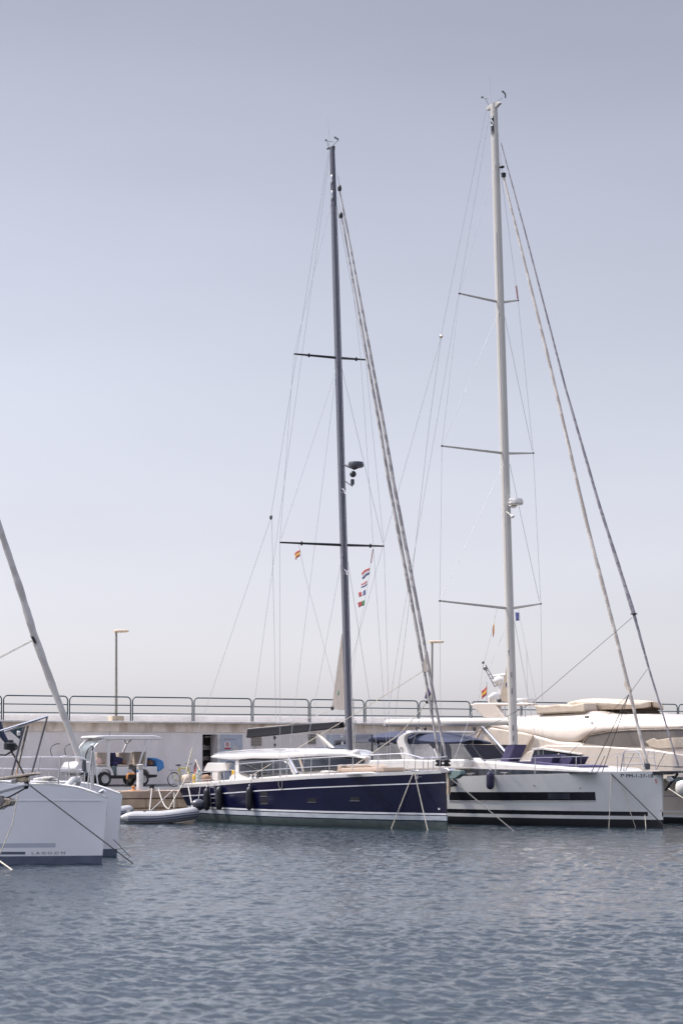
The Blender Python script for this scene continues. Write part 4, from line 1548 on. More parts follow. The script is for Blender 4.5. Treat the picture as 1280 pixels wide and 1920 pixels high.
# ---- things that lie on, hang from or lead to the navy yacht
slab_pts = [(624.5, 1447), (624.5, 1435), (634, 1433.5), (665, 1432), (707, 1432.5), (716, 1433), (735, 1440), (757, 1440.5), (757, 1444)]
T = Thing('sun_pad', 'beige padded sun lounger cushion on the navy yacht foredeck', 'cushion', NF, NF.pt(690, 1447, -.5))
slab(T, 'lower_cushion', [(638, 1448.5), (638, 1440), (690, 1438.5), (718, 1438.5), (718, 1447)], -.8, .2, 'cushion_beige', bevel=.05, seg=3)
slab(T, 'back_cushion', [(624, 1449), (624, 1435.5), (629, 1433.5), (640, 1433.5), (638.5, 1448.5)], -.8, .2, 'cushion_beige', bevel=.05, seg=3)
slab(T, 'upper_cushion', [(640, 1440), (641, 1433.5), (690, 1432), (700, 1438.5)], -.6, .1, 'cushion_beige', bevel=.05, seg=3)
gr = 'black fenders along the navy hull'
fender(NF, NH, 'black fender left of the boarding ladder on the navy hull', 388, 1477.5, 1520, .145, 'rubber', gr)
fender(NF, NH, 'black fender just right of the boarding ladder on the navy hull', 411, 1474.5, 1519, .145, 'rubber', gr)
fender(NF, NH, 'black fender hanging alone beside the two square portlights', 467.5, 1475, 1519.5, .135, 'rubber', gr)
# flags in the rigging
gf = 'courtesy flags in the rigging'
flag('courtesy_flag', 'small red and yellow flag under the dark lower spreader on the left', NF, NF.pt(562, 1030, -1.45), .38, .26, [('red', .27), ('yellow', .46), ('red', .27)], droop=.35, group=gf, seed=1)
flag('courtesy_flag', 'topmost and largest red white and blue flag of the hanging string', NF, NF.pt(692.5, 1064, 1.55), .62, .27, [('red', .34), ('white_cloth', .3), ('blue', .36)], droop=.28, group=gf, seed=2)
flag('courtesy_flag', 'crumpled red white and blue flag, second of the hanging string', NF, NF.pt(688, 1089, 1.53), .42, .17, [('red', .34), ('white_cloth', .3), ('blue', .36)], droop=.25, group=gf, seed=4)
flag('courtesy_flag', 'blue white and red upright striped flag, third of the string', NF, NF.pt(685, 1105.5, 1.52), .46, .19, [('blue', .38), ('white_cloth', .27), ('red', .35)], horiz=False, droop=.2, group=gf, seed=5)
flag('courtesy_flag', 'green and red flag at the bottom of the hanging string', NF, NF.pt(683, 1124.5, 1.5), .44, .2, [('green', .42), ('red', .58)], horiz=False, droop=.22, group=gf, seed=6)
# gear on the aft deck
q = NF.pt(372, 1453, -1.0)
T = Thing('ensign_staff', 'varnished flag staff leaning at the navy yacht stern', 'flag staff', NF, q)
MB().tube([NF.pt(378, 1450, -1.0), NF.pt(366.5, 1424.5, -1.0)], .03, 8).build('staff', T, 'wood_warm')
flag('ensign', 'red and dark drooping flag wrapped round the stern staff', NF, NF.pt(368, 1428, -1.03), .2, .5, [('black', .28), ('red', .5), ('wood_warm', .22)], droop=1.1, seed=3)
lump('life_buoy', 'yellow horseshoe buoy on the navy yacht stern rail', 'buoy', NF, [(NF.pt(364, 1461, -1.5), (.14, .1, .2))], 'yellow', 4, .06)
lump('patterned_bag', 'grey and green patterned bag hung on the stern rail', 'bag', NF, [(NF.pt(372, 1458, -1.6), (.17, .1, .33)), (NF.pt(372.5, 1449, -1.6), (.15, .1, .12))], 'patterned', 5, .06)
lump('deck_bag', 'red and brown striped bag on the navy aft deck', 'bag', NF, [(NF.pt(386, 1460, -1.2), (.24, .16, .17)), (NF.pt(393, 1461, -1.0), (.2, .16, .14))], 'bag_brown', 6, .1)
lump('wicker_basket', 'brown basket at the very corner of the navy stern', 'basket', NF, [(NF.pt(350, 1461, -1.3), (.28, .2, .22))], 'wood_warm', 6, .08)
T = Thing('cockpit_table', 'pale folding cockpit table tilted on its pedestal on the navy yacht', 'table', NF, NF.pt(406, 1464, -.9))
slab(T, 'table_top', [(381, 1445.5), (388, 1432), (390, 1430.2), (429.5, 1430.3), (425, 1444.5), (412, 1447), (395, 1447)], -1.0, -.9, 'gelcoat', bevel=.02)
slab(T, 'table_leg', [(398, 1444), (408.5, 1444), (408.5, 1464), (397, 1464)], -.98, -.82, 'gelcoat', bevel=.02)
T = Thing('steering_wheel', 'dark steering wheel behind the pale cockpit table', 'wheel', NF, NF.pt(430, 1450, .2))
c = NF.pt(431, 1447, .2)
mb = MB().torus(c, .42, .022, 'x')
for k in range(3):
    a = math.pi * k / 3
    mb.tube([(c[0], c[1] + .42 * math.cos(a), c[2] + .42 * math.sin(a)), (c[0], c[1] - .42 * math.cos(a), c[2] - .42 * math.sin(a))], .012, 5)
mb.build('wheel_rim', T, 'black')
slab(T, 'pedestal', [(433, 1464), (434, 1444), (441, 1444), (443, 1464)], .1, .35, 'yellow', bevel=.03)


def rope(name, label, fr, a, b, r, m, sag=0.0, group=None, mid=()):
    pts = sagged(a, b, sag) if sag else [a] + list(mid) + [b]
    return single(name, label, 'rope', fr, b, MB().tube(pts, r, 6), [m], group=group)


def water_px(fr, px, py, dz=-.05):
    q = fr.ptz(px, py, 0)
    return (q[0], q[1], dz)


u, z = NH.find(776, 1449)
q = NH.P(u, z, -1, .03)
gn = 'mooring lines down to the water'
rope('mooring_line', 'pale bow line of the navy yacht slanting left to the water', NF, q, water_px(NF, 732, 1554.5), .02, 'rope_light', group=gn)
rope('mooring_line', 'pale bow line of the navy yacht slanting right to the water', NF, (q[0] + .1, q[1] - .02, q[2]), water_px(NF, 802, 1557), .018, 'rope_light', group=gn)
# ================================================================== the white sloop
wb = G.ptz(1241.5, 1552, 0)
HF = Frame(wb[0], wb[1], ang_for(R(42.0)))
WL = 18.6
plan2 = [(0, .02), (.03, .14), (.08, .32), (.16, .56), (.26, .76), (.38, .91), (.5, .98), (.62, 1.0), (.8, .99), (1, .95)]
WH = Hull(HF, WL, 2.62, plan2, wlt, stem=.02, stern=.9)
WH.fit_sheer([(640, 1464), (862, 1455.5), (960, 1452.5), (1060, 1450), (1150, 1447.5), (1213, 1446), (1250, 1446)])
WY = Thing('sailing_yacht', 'white sailing yacht with black hull window band and pale mast', 'sailing yacht', HF, (0, 0, 0))
rows = [(lambda z: .05, 0), (lambda z: .29, 0), (lambda z: .42, 1), (lambda z: .58, 2), (lambda z: z - .05, 1), (lambda z: z, 3)]
hull2 = WH.shell(WY, 'hull', rows, ['antifoul_black', 'hull_white', 'stripe_black', 'gelcoat'])
# the dark stripe stops short of the stem
WH.patch(WY, 'stem_band', 0.0005, .028, .415, .585, 'hull_white', off=.003, parent=hull2)
WH.deck(WY, 'deck', .04, .02, 'deck')
WH.patch_px(WY, 'hull_window', 842, 1485, 1115.5, 1501.5, 'stripe_black', off=.008, parent=hull2, nu=24)
hw = WH.patch_px(WY, 'window_lip', 842, 1501, 1116, 1502.2, 'gelcoat', off=.02, parent=hull2, nu=20)
WH.patch_px(WY, 'window_pane', 1027, 1487.5, 1068, 1498.5, 'glass_grey', off=.014, parent=hull2)
for (a, b) in ((1001, 1473), (1087, 1478), (869.5, 1522), (1238, 1520)):
    WH.patch_px(WY, 'skin_fitting', a - 1, b - 1, a + 1, b + 1, 'steel_dark', off=.012, parent=hull2, nu=2)
WH.text(WY, '7ª PM-1-37-18', 1161, 1457.5, .125, 'stripe_black', parent=hull2, width=1.12)
WH.text(WY, 'S', 1226, 1468.5, .16, 'sign_red', parent=hull2, width=.09)
# coachroof
yc = -1.55
slab(WY, 'coachroof', [(835, 1432), (845, 1427.5), (880, 1424.5), (930, 1428), (985, 1433), (1050, 1437), (1098, 1441), (1108, 1449), (1095, 1452), (835, 1456)], yc, -yc, 'gelcoat', bevel=.1, seg=3)
w_ = slab(WY, 'coachroof_window', [(862, 1454), (860, 1442), (905, 1441.5), (985, 1443.5), (1060, 1446), (1100, 1447.5), (1104, 1450), (1040, 1451.5)], yc - .012, yc + .03, 'glass_dark', bevel=.004)
slab(WY, 'window_divider', [(897, 1442), (906, 1442), (907, 1453), (897, 1453)], yc - .02, yc, 'glass_grey', bevel=.004, parent=w_)
slab(WY, 'window_divider', [(953, 1443), (957, 1443), (958, 1452), (954, 1452)], yc - .02, yc, 'glass_grey', bevel=.004, parent=w_)
q = HF.pt(893, 1424, -.9)
MB().lathe((q[0], q[1], q[2] - .08), [(.28, 0), (.27, .07), (.2, .13), (.05, .15)], n=20).build('cowl_vent', WY, 'gelcoat')
slab(WY, 'hatch', [(968, 1434), (973, 1431), (1022, 1436), (1026, 1438)], -1.2, -.5, 'deck', bevel=.02)
mb = MB()
for px in (880, 884):
    q = HF.pt(px, 1450, -1.8)
    mb.box((q[0], q[1], q[2]), (.3, .06, .04)).tube([(q[0] - .05, q[1], q[2] - .08), (q[0] - .05, q[1], q[2])], .02, 6)
q = HF.pt(945, 1448.5, -1.8)
mb.box(q, (.4, .06, .04)).tube([(q[0], q[1], q[2] - .08), (q[0], q[1], q[2])], .02, 6)
mb.build('deck_cleat', WY, 'steel')


def zp7(x, y):
    return (700 + x / 5.818, 1330 + y / 5.818)


# cockpit arch, spray hood, awnings
ARC = [(400, 243), (340, 268), (305, 300), (300, 350), (330, 430), (375, 540), (405, 640), (470, 640), (455, 590), (400, 480), (345, 370), (325, 320), (345, 285), (405, 250)]
out = [zp7(*p) for p in ((400, 243), (325, 262), (275, 298), (250, 350), (272, 430), (312, 545), (325, 655), (448, 655), (450, 590), (400, 505), (335, 355), (332, 310), (350, 282), (405, 254))]
slab(WY, 'mainsheet_arch', out, -1.95, -1.75, 'gelcoat', bevel=.04, seg=3)
slab(WY, 'mainsheet_arch', out, 1.75, 1.95, 'gelcoat', bevel=.04, seg=3)
a, b = HF.pt(*zp7(375, 250), -1.85), HF.pt(*zp7(375, 250), -1.85)
MB().box((a[0], 0, a[2] + .0), (.3, 3.7, .12)).build('arch_beam', WY, 'gelcoat', bevel=.04)
mb = MB().torus(HF.pt(*zp7(300, 435), -1.97), .09, .012)
mb.build('arch_emblem', WY, 'seam')
def dome(T, name, near, top, m, n=22, flat=3, parent=None, solid=.02, fall=.16):
    """cloth stretched over hoops: near = (px, py of the lower edge, half width), top = outline of the crown"""
    rings = []
    bt_ = [(a, b) for a, b, c in near]
    wf_ = smooth_tab([(a, c) for a, b, c in near])
    for i in range(n + 1):
        px = near[0][0] + (near[-1][0] - near[0][0]) * i / n
        w2 = wf_(px)
        b = T.fr.pt(px, lerp_tab(bt_, px), -w2)
        zc = max(crown(T.fr, b[0], top, b[2] + .3), b[2] + .03)
        h = zc - b[2]
        ring = [(b[0], -w2, b[2])]
        for k in range(11):
            q = -1 + 2 * k / 10
            ring.append((b[0], q * w2 * .985, zc - min(fall * 1.6, h * .62) * abs(q) ** flat))
        ring.append((b[0], w2, b[2]))
        rings.append(ring)
    return MB().loft(rings, cap=False, close=False).build(name, T, m, parent=parent, solid=solid, angle=50)


SHT = [zp7(*p) for p in ((330, 268), (400, 246), (480, 240), (590, 240), (700, 250), (780, 262), (870, 285), (960, 318), (1060, 334), (1170, 345), (1500, 350))]
hood = dome(WY, 'spray_hood', [(757, 1395.5, 1.72), (785, 1395.5, 1.72), (812, 1395, 1.6), (835, 1395, 1.3), (855, 1394.6, .9), (872, 1393.5, .5)], SHT, 'canvas_navy')
win = [zp7(*p) for p in ((375, 378), (605, 376), (640, 420), (700, 520), (712, 560), (460, 600), (440, 540))]
slab(WY, 'clear_side', win, -1.74, -1.71, 'clear_plastic', bevel=.004)
slab(WY, 'hood_side', [zp7(*p) for p in ((600, 372), (700, 372), (820, 376), (840, 420), (850, 560), (720, 560), (700, 500), (650, 430))], -1.76, -1.73, 'canvas_dark', bevel=.004)
slab(WY, 'clear_side', [zp7(*p) for p in ((820, 376), (960, 376), (1090, 552), (850, 562), (842, 430))], -1.75, -1.72, 'tent_window', bevel=.004)
wire(WY, 'hood_strut', [HF.pt(*zp7(1062, 376), -1.7), HF.pt(*zp7(1160, 515), -1.7), HF.pt(*zp7(1215, 562), -1.7)], .035, 'black')
wire(WY, 'hood_strut', [HF.pt(*zp7(1030, 376), -1.3), HF.pt(*zp7(1025, 520), -1.3)], .03, 'black')
wire(WY, 'hood_strut', [HF.pt(*zp7(660, 430), -1.78), HF.pt(*zp7(700, 520), -1.78)], .04, 'gelcoat')
# interior seats dimly seen
slab(WY, 'companionway', [zp7(*p) for p in ((640, 385), (1000, 385), (1050, 560), (700, 560))], -1.2, 1.2, 'canvas_dark', bevel=.01)
BT = [(700, 1384), (724, 1379), (731, 1375.5), (748, 1372.5), (765, 1371), (840, 1371)]
dome(WY, 'bimini', [(690, 1390, 1.72), (724, 1391.5, 1.72), (731, 1392.5, 1.72), (748, 1394.5, 1.72), (762, 1395.5, 1.72)], BT, 'canvas_navy')
slab(WY, 'bimini_window', [(711, 1392), (744, 1394.5), (752, 1425), (764, 1445), (720, 1445)], -1.72, -1.69, 'tent_window', bevel=.004)
# aft cockpit tent of dark cloth with mesh sides
TT = [(626, 1392), (632, 1381), (650, 1378.5), (670, 1377), (703, 1377), (712, 1382), (720, 1386), (760, 1388)]
dome(WY, 'cockpit_tent', [(626, 1398, 1.7), (632, 1397, 1.8), (650, 1395, 1.86), (663, 1394, 1.86), (680, 1395, 1.86), (698, 1397, 1.86), (707, 1406, 1.86), (714, 1402, 1.86), (724, 1397, 1.86)], TT, 'canvas_dark')
slab(WY, 'tent_side', [(655, 1392), (700, 1394), (708, 1403), (714, 1400), (745, 1396), (756, 1440), (640, 1440)], -1.88, -1.85, 'tent_window', bevel=.004)
wire(WY, 'tent_pole', [HF.pt(697, 1378, -1.89), HF.pt(697, 1432, -1.89)], .03, 'canvas_dark')
slab(WY, 'cockpit_coaming', [(650, 1426), (760, 1424), (800, 1425), (870, 1424), (870, 1440), (650, 1446)], -2.0, -1.3, 'gelcoat', bevel=.05)

# rig
m2b, m2t = mast_xz(HF, (963.5, 1445), (925, 194))
mast2 = MB().tube([m2b.lerp(m2t, f) for f in (0, .3, .6, .8, .92, 1)], [1, 1, 1, .95, .87, .8], 24, flat=(.205, .145)).build('mast', WY, 'mast_white')
MB().tube([m2b.lerp(m2t, f) + Vector((.06, -.135, 0)) for f in (.02, .5, .8)], .008, 5).build('mast_seam', WY, 'seam', parent=mast2)
def on2(py):
    return m2b.lerp(m2t, (1445 - py) / (1445 - 194.0))


rings = []
for py in (220, 260):
    c = on2(py)
    rings.append([(c.x + .172 * math.cos(t), .122 * math.sin(t) , c.z) for t in [R(q) for q in (228, 240, 252, 264, 276, 288, 300)]])
pl = MB().loft(rings, cap=False, close=False).build('emblem_plate', WY, 'stripe_black', parent=mast2)
vs_, fs_ = text_mesh('S', .4)
wm = max(v[0] for v in vs_)
c = on2(238)
outv = []
for v in vs_:
    t = R(264) + (v[0] / wm - .5) * R(46)
    outv.append((c.x + .178 * math.cos(t) - v[1] * .03, .128 * math.sin(t) - v[2], c.z + v[1]))
MB().add(outv, fs_).build('emblem', WY, 'stripe_white', parent=mast2, smooth=False)
c = on2(1228)
MB().box((c.x, -.15, c.z), (.07, .012, .22)).build('mast_number_plate', WY, 'stripe_white', parent=mast2, smooth=False)
vs_, fs_ = text_mesh('1', .14)
MB().add([(c.x - .03 + v[0], -.158 - v[2], c.z - .07 + v[1]) for v in vs_], fs_).build('mast_number', WY, 'stripe_black', parent=mast2, smooth=False)
for py in (1270, 1300, 1367, 1386):
    c = on2(py)
    MB().box((c.x + .12, -.125, c.z), (.05, .02, .22)).build('mast_slot', WY, 'steel_dark', parent=mast2, bevel=.006)
q = on2(198)
MB().prism([(q.x + a, q.z + b) for a, b in ((-.38, -.02), (-.34, -.16), (-.1, -.1), (.1, -.1), (.16, -.12), (.42, .02), (.3, .1), (.1, .05), (-.1, .06))], -.07, .07).build('mast_crane', WY, 'mast_white', parent=mast2, bevel=.015)
mb = MB().tube([HF.pt(915, 196, 0), HF.pt(909, 184.5, 0)], .01, 5).tube([HF.pt(902.5, 181.5, 0), HF.pt(907, 184, 0), HF.pt(915, 185.5, 0)], .012, 5).box(HF.pt(903.5, 182.5, 0), (.09, .03, .07))
mb.tube([HF.pt(928, 193, 0), HF.pt(941, 183.5, 0)], .008, 5).tube([HF.pt(947, 184, 0), HF.pt(946.5, 176, 0), HF.pt(941.5, 171, 0)], [.025, .03, .045], 6)
mb.build('wind_vane', WY, 'black', parent=mast2)
wire(WY, 'whip_antenna', [HF.pt(919.5, 193, 0), HF.pt(916.8, 143, 0)], .011, 'wire', parent=mast2)
c = HF.pt(966.5, 941, 0)
rd = MB().lathe((c[0], 0, c[2]), [(.05, -.13), (.26, -.12), (.3, -.06), (.29, .05), (.25, .13), (.05, .145)], n=24).build('radar_dome', WY, 'radar_white', parent=mast2)
vs_, fs_ = text_mesh('B&G', .09)
MB().add([(c[0] - .2 + v[0], -.285 - v[2], c[2] - .0 + v[1]) for v in vs_], fs_).build('radar_lettering', WY, 'seam', parent=mast2, smooth=False)
c1 = on2(955)
MB().tube([c1 + Vector((.1, 0, -.05)), (c[0] - .1, 0, c[2] - .2), (c[0], 0, c[2] - .14)], .06, 8).build('radar_bracket', WY, 'radar_white', parent=mast2)
c = HF.pt(960, 968.5, -.1)
MB().ball(c, (.1, .07, .07)).tube([on2(970) + Vector((.1, -.1, 0)), c], .03, 6).build('deck_light', WY, 'radar_white', parent=mast2)
tp = {}
for nm, n_, f_, b, root in (('3', (860.5, 550), (970.5, 563), 1.35, (938, 567)), ('2', (828, 836), (999, 849.5), 2.05, (948, 850)), ('1', (824, 1126.5), (1013, 1132), 2.45, (955, 1141))):
    r0 = Vector(HF.pt(*root, 0))
    a, c = Vector(HF.pt(*n_, -b)), Vector(HF.pt(*f_, b))
    tp[nm] = (a, c)
    for e_ in (a, c):
        S = MB().tube([r0, r0.lerp(e_, .5), e_], [.042, .035, .025], 8, flat=(1.4, .6)).build('spreader', WY, 'mast_white', parent=mast2)
        MB().ball(e_, (.05, .05, .04)).build('spreader_tip', WY, 'radar_dark', parent=S)
WS = .0085
pw(HF, WY, 'cap_shroud', [(928, 305, -.12), Vector(tp['3'][0]), Vector(tp['2'][0]), Vector(tp['1'][0]), (826, 1440, -2.45)], WS)
pw(HF, WY, 'cap_shroud', [(936, 305, .12), Vector(tp['3'][1]), Vector(tp['2'][1]), Vector(tp['1'][1]), (1018, 1445, 2.45)], WS)
pw(HF, WY, 'diagonal_shroud', [(937, 580, -.1), Vector(tp['2'][0] + Vector((0, .06, .1)))], WS)
pw(HF, WY, 'diagonal_shroud', [(945, 592, .1), Vector(tp['2'][1] + Vector((0, -.06, .1)))], WS)
pw(HF, WY, 'diagonal_shroud', [(947, 863, -.1), Vector(tp['1'][0] + Vector((0, .08, .1)))], WS)
pw(HF, WY, 'diagonal_shroud', [(955, 870, .1), Vector(tp['1'][1] + Vector((0, -.08, .1)))], WS)
pw(HF, WY, 'lower_shroud', [(955, 1157, -.12), (891, 1317, -1.4), (845, 1440, -2.4)], WS)
pw(HF, WY, 'lower_shroud', [(964, 1165, .12), (1000, 1365, 1.7), (1013, 1442, 2.4)], WS)
pw(HF, WY, 'backstay', [(911, 205, 0), (826.5, 629, 0)], WS)
pw(HF, WY, 'backstay_leg', [(826, 633, 0), (717, 1026, -1.0), (658, 1241, -1.6), (605, 1440, -2.2)], .009)
pw(HF, WY, 'backstay_leg', [(826.5, 633, 0), (804, 797, .4), (762, 1170, 1.5), (728, 1445, 2.2)], .009)
MB().ball(HF.pt(826.3, 631, 0), (.09, .06, .07)).build('backstay_plate', WY, 'chrome_warm')
pw(HF, WY, 'topping_lift', [(917, 214, 0), (804, 876, 0), (753, 1170, 0), (726, 1348, 0)], .008)
wire(WY, 'red_flag_roll', [HF.pt(967, 536, 1.3), HF.pt(970, 560, 1.35)], .035, 'red')
pw(HF, WY, 'flag_halyard', [(931, 1141, -.6), (924, 1175, -.65), (905, 1250, -.9), (885, 1400, -1.2)], .005, 'rope_white')
pw(HF, WY, 'flag_halyard', [(971, 1139, .7), (976, 1168, .7), (1006, 1320, 1.2), (1012, 1440, 1.3)], .005, 'rope_white')
# boom
a, b = Vector(HF.pt(723, 1355.5, 0)), Vector(HF.pt(957, 1353, 0))
d = b - a
rings = []
for f, h, wv in ((0, .2, .1), (.012, .3, .14), (.5, .34, .16), (.97, .3, .14), (1, .26, .12)):
    c = a + d * f
    rings.append([(c.x, wv * math.cos(t), c.z + h / 2 * math.sin(t)) for t in [2 * math.pi * k / 16 for k in range(16)]])
boom2 = MB().loft(rings).build('boom', WY, 'mast_white', angle=60)
MB().box(b + Vector((-.05, 0, 0)), (.16, .2, .34)).build('gooseneck', WY, 'radar_dark', parent=boom2, bevel=.03)
MB().box(a + Vector((.02, 0, -.05)), (.2, .2, .2)).build('boom_end', WY, 'steel', parent=boom2, bevel=.03)
mb = MB().ball(HF.pt(782, 1366, 0), (.1, .06, .08)).ball(HF.pt(796, 1366, -.1), (.09, .06, .08)).ball(HF.pt(889, 1366, -.1), (.08, .06, .12))
mb.build('mainsheet_block', WY, 'black', parent=boom2)
wire(WY, 'mainsheet', [HF.pt(782, 1366, 0), HF.pt(790, 1372, -.4), HF.pt(796, 1366, -.1)], .016, 'rope_white')
MB().tube([HF.pt(903, 1361, 0), HF.pt(955, 1420, 0)], .065, 10).build('vang', WY, 'steel')
wire(WY, 'vang_tackle', [HF.pt(899, 1363, -.1), HF.pt(946, 1420, -.1)], .022, 'steel_dark')
# clew of the furled mainsail
pA = [(952.5, 1234), (944, 1280), (934.5, 1314), (947, 1316.5), (958, 1317), (957, 1260)]
MB().prism([(HF.pt(p[0], p[1], .02)[0], HF.pt(p[0], p[1], .02)[2]) for p in pA], .0, .025).build('mainsail_clew', WY, 'clew_tan')
MB().ball(HF.pt(935, 1313, 0), (.12, .07, .09)).build('clew_block', WY, 'radar_dark')
mb = MB().torus(HF.pt(951.5, 1284, -.03), .1, .02)
mb.build('sail_emblem', WY, 'blue')
# headsails
f1 = furl(WY, HF, [(943, 330), (1034, 700), (1100, 985), (1152, 1185), (1176, 1282), (1203, 1396), (1214, 1440)], [.04, .046, .052, .06, .066, .072, .072, .065, .06], 'furl_cream')
f2 = furl(WY, HF, [(938.5, 268), (985, 440), (1060, 730), (1122, 945), (1187, 1150)], [.022, .028, .034, .042, .052, .062, .076], 'furl_mauve')
furl(WY, HF, [(1187, 1150), (1215, 1252), (1245, 1350), (1271, 1437)], [.06, .04, .034, .03], 'furl_mauve', name='furled_sail_foot')
wire(WY, 'forestay', [HF.pt(937, 286, 0), HF.pt(943, 330, 0)], .014, 'wire')
wire(WY, 'forestay', [HF.pt(933, 248, 0), HF.pt(938.5, 268, 0)], .014, 'wire')
MB().ball(HF.pt(940, 313, 0), (.13, .1, .06)).lathe(HF.pt(943.5, 328, 0), [(.03, -.1), (.1, -.08), (.1, .08), (.03, .1)], n=12).build('furler_swivel', WY, 'black', parent=f1)
MB().prism([(HF.pt(p[0], p[1], .0)[0], HF.pt(p[0], p[1], .0)[2]) for p in ((1172, 1276), (1180, 1288), (1183, 1296), (1175, 1293), (1171, 1285))], -.05, .05).build('sail_clew', WY, 'canvas_beige', parent=f1)
MB().torus(HF.pt(1187.5, 1151, 0), .1, .03, 'z').build('tack_collar', WY, 'black', parent=f2)
MB().lathe(HF.pt(1271, 1438, 0), [(.04, -.03), (.17, -.02), (.17, .02), (.04, .03)], n=16).build('furler_drum', WY, 'radar_dark', parent=f2)
MB().lathe(HF.pt(1212, 1437, 0), [(.05, -.12), (.12, -.1), (.12, .1), (.05, .14)], n=14).build('furler_drum', WY, 'radar_dark', parent=f1)
MB().prism([(HF.pt(p[0], p[1], .0)[0], HF.pt(p[0], p[1], .0)[2]) for p in ((1200, 1414), (1208, 1413), (1209, 1442), (1205, 1441))], -.05, .05).build('tack_bag', WY, 'canvas_cream', parent=f1)
pw(HF, WY, 'gennaker_sheet', [(1184, 1158, 0), (1020, 1299, -.3), (995, 1319, -.4), (900, 1370, -1.3), (868, 1388, -1.6)], .01, 'rope_dark')
pw(HF, WY, 'gennaker_tack_line', [(1213, 1254, 0), (1182, 1297, -.1)], .009, 'rope_dark')
for k, e_ in enumerate(((1108, 1448, -1.5), (1128, 1448, -1.2), (1040, 1440, -1.4))):
    pw(HF, WY, 'jib_sheet', [(1178, 1302, -.05), e_], (.016, .014, .009)[k], 'rope_dark')
# stanchions, pulpit
us2 = [u_at(WH, x) for x in (926, 1000, 1077, 1155)]
tops = lifeline(WY, HF, WH, us2, .62, r=.017, wr=.008)
for f in (1, .5):
    MB().tube([Vector(tops[0][0]).lerp(Vector(tops[0][1]), f), HF.pt(846, 1430 if f == 1 else 1440, -2.45)], .008, 6).build('lifeline', WY, 'wire')
    MB().tube([Vector(tops[-1][0]).lerp(Vector(tops[-1][1]), f), HF.pt(1166, 1416 if f == 1 else 1430, -1.4)], .008, 6).build('lifeline', WY, 'wire')


def z6(x, y):
    return (1140 + x / 9.14, 1400 + y / 9.14)


for pts, y in (([(205, 415), (262, 100), (300, 68), (470, 66), (520, 110), (625, 410)], -1.25), ([(620, 390), (675, 80), (690, 68), (750, 70), (775, 100), (805, 410)], .95)):
    mb = MB().tube([HF.pt(*z6(*p), y) for p in pts], .021, 8)
    for zz in (185, 300):
        if y < 0:
            mb.tube([HF.pt(*z6(235 if zz == 185 else 215, zz), y), HF.pt(*z6(545 if zz == 185 else 585, zz), y)], .016, 6)
        else:
            mb.tube([HF.pt(*z6(655 if zz == 185 else 640, zz), y), HF.pt(*z6(785 if zz == 185 else 795, zz), y)], .016, 6)
    mb.build('pulpit_hoop', WY, 'steel')
mb = MB()
mb.tube([HF.pt(*z6(262, 420), -1.1), HF.pt(*z6(262, 90), -1.1)], .016, 6).tube([HF.pt(*z6(290, 415), -.9), HF.pt(*z6(440, 105), -.9)], .016, 6)
mb.build('pulpit_strut', WY, 'steel')
wire(WY, 'pulpit_strut', [HF.pt(*z6(810, 400), .6), HF.pt(*z6(970, 100), .6)], .016, 'steel')
wire(WY, 'lifeline', [HF.pt(*z6(120, 130), -1.4), HF.pt(*z6(262, 120), -1.2), HF.pt(*z6(970, 102), .6)], .008, 'wire')
wire(WY, 'furling_line', [HF.pt(*z6(720, 325), -.1), HF.pt(*z6(1190, 350), 0)], .014, 'rope_dark')
slab(WY, 'stanchion_gate', [(1086.5, 1414), (1088, 1414), (1088.5, 1432), (1087, 1432)], -1.6, -1.56, 'radar_dark', bevel=.005)
for px in (1145,):
    wire(WY, 'gate_strut', [HF.pt(1119, 1448, -1.65), HF.pt(1133, 1417, -1.65)], .014, 'steel_dark')
# bowsprit
spr = [z6(668, 424), z6(1280, 408), (1290, 1444.5), (1290, 1447), z6(950, 480), z6(700, 484)]
slab(WY, 'bowsprit', spr, -.22, .22, 'stripe_black', bevel=.02)
wire(WY, 'bobstay', [HF.pt(*z6(1180, 470), 0), HF.pt(*z6(975, 745), 0)], .05, 'stripe_black')
an2 = slab(WY, 'anchor', [z6(*p) for p in ((1000, 500), (1060, 500), (1115, 570), (1045, 610), (985, 590))], -.12, .12, 'steel', bevel=.02)
slab(WY, 'anchor_shank', [z6(*p) for p in ((1110, 560), (1180, 520), (1280, 520), (1290, 560), (1150, 600), (1050, 605))], -.05, .05, 'anchor_green', parent=an2)

# ---- things on the white yacht
cu = 'purple-blue sun cushions on the white yacht'


def cush(name, label, pix, y0, y1, fr=HF):
    q = fr.pt(*pix[0], (y0 + y1) / 2)
    T = Thing(name, label, 'cushion', fr, (q[0], (y0 + y1) / 2, q[2]), cu)
    slab(T, 'pad', pix, y0, y1, 'cushion_navy', bevel=.03, seg=3)
    a, b = fr.pt(*pix[1], y0 - .004), fr.pt(*pix[2], y0 - .004)
    MB().tube([a, b], .008, 5).build('piping', T, 'canvas_navy')


cush('sun_cushion', 'tall purple-blue cushion propped upright against the white mast', [(935.5, 1430.5), (949, 1397), (966.5, 1396), (957, 1417), (951, 1430.5)], -.95, -.3)
cush('sun_cushion', 'wide purple-blue backrest in the middle of the white foredeck', [(990, 1433), (1000, 1416), (1035, 1415), (1037, 1417), (1033, 1432)], -.95, -.2)
cush('sun_cushion', 'small tilted purple-blue backrest furthest forward on the white yacht', [(1042, 1433), (1053, 1418), (1072, 1418), (1073.5, 1419.5), (1066, 1434)], -.7, .2)
cush('sun_cushion', 'long flat purple-blue mattress lying on the white coachroof', [(964, 1433), (968, 1428), (1000, 1428), (1025, 1431), (1086, 1436), (1088, 1440), (1060, 1440)], -1.3, .3)
gw = 'navy fabric fenders on the white yacht'
fender(HF, WH, 'navy cloth-covered fender hanging on the white hull below the window band', 918.5, 1446, 1480.5, .155, 'fender_navy', gw)
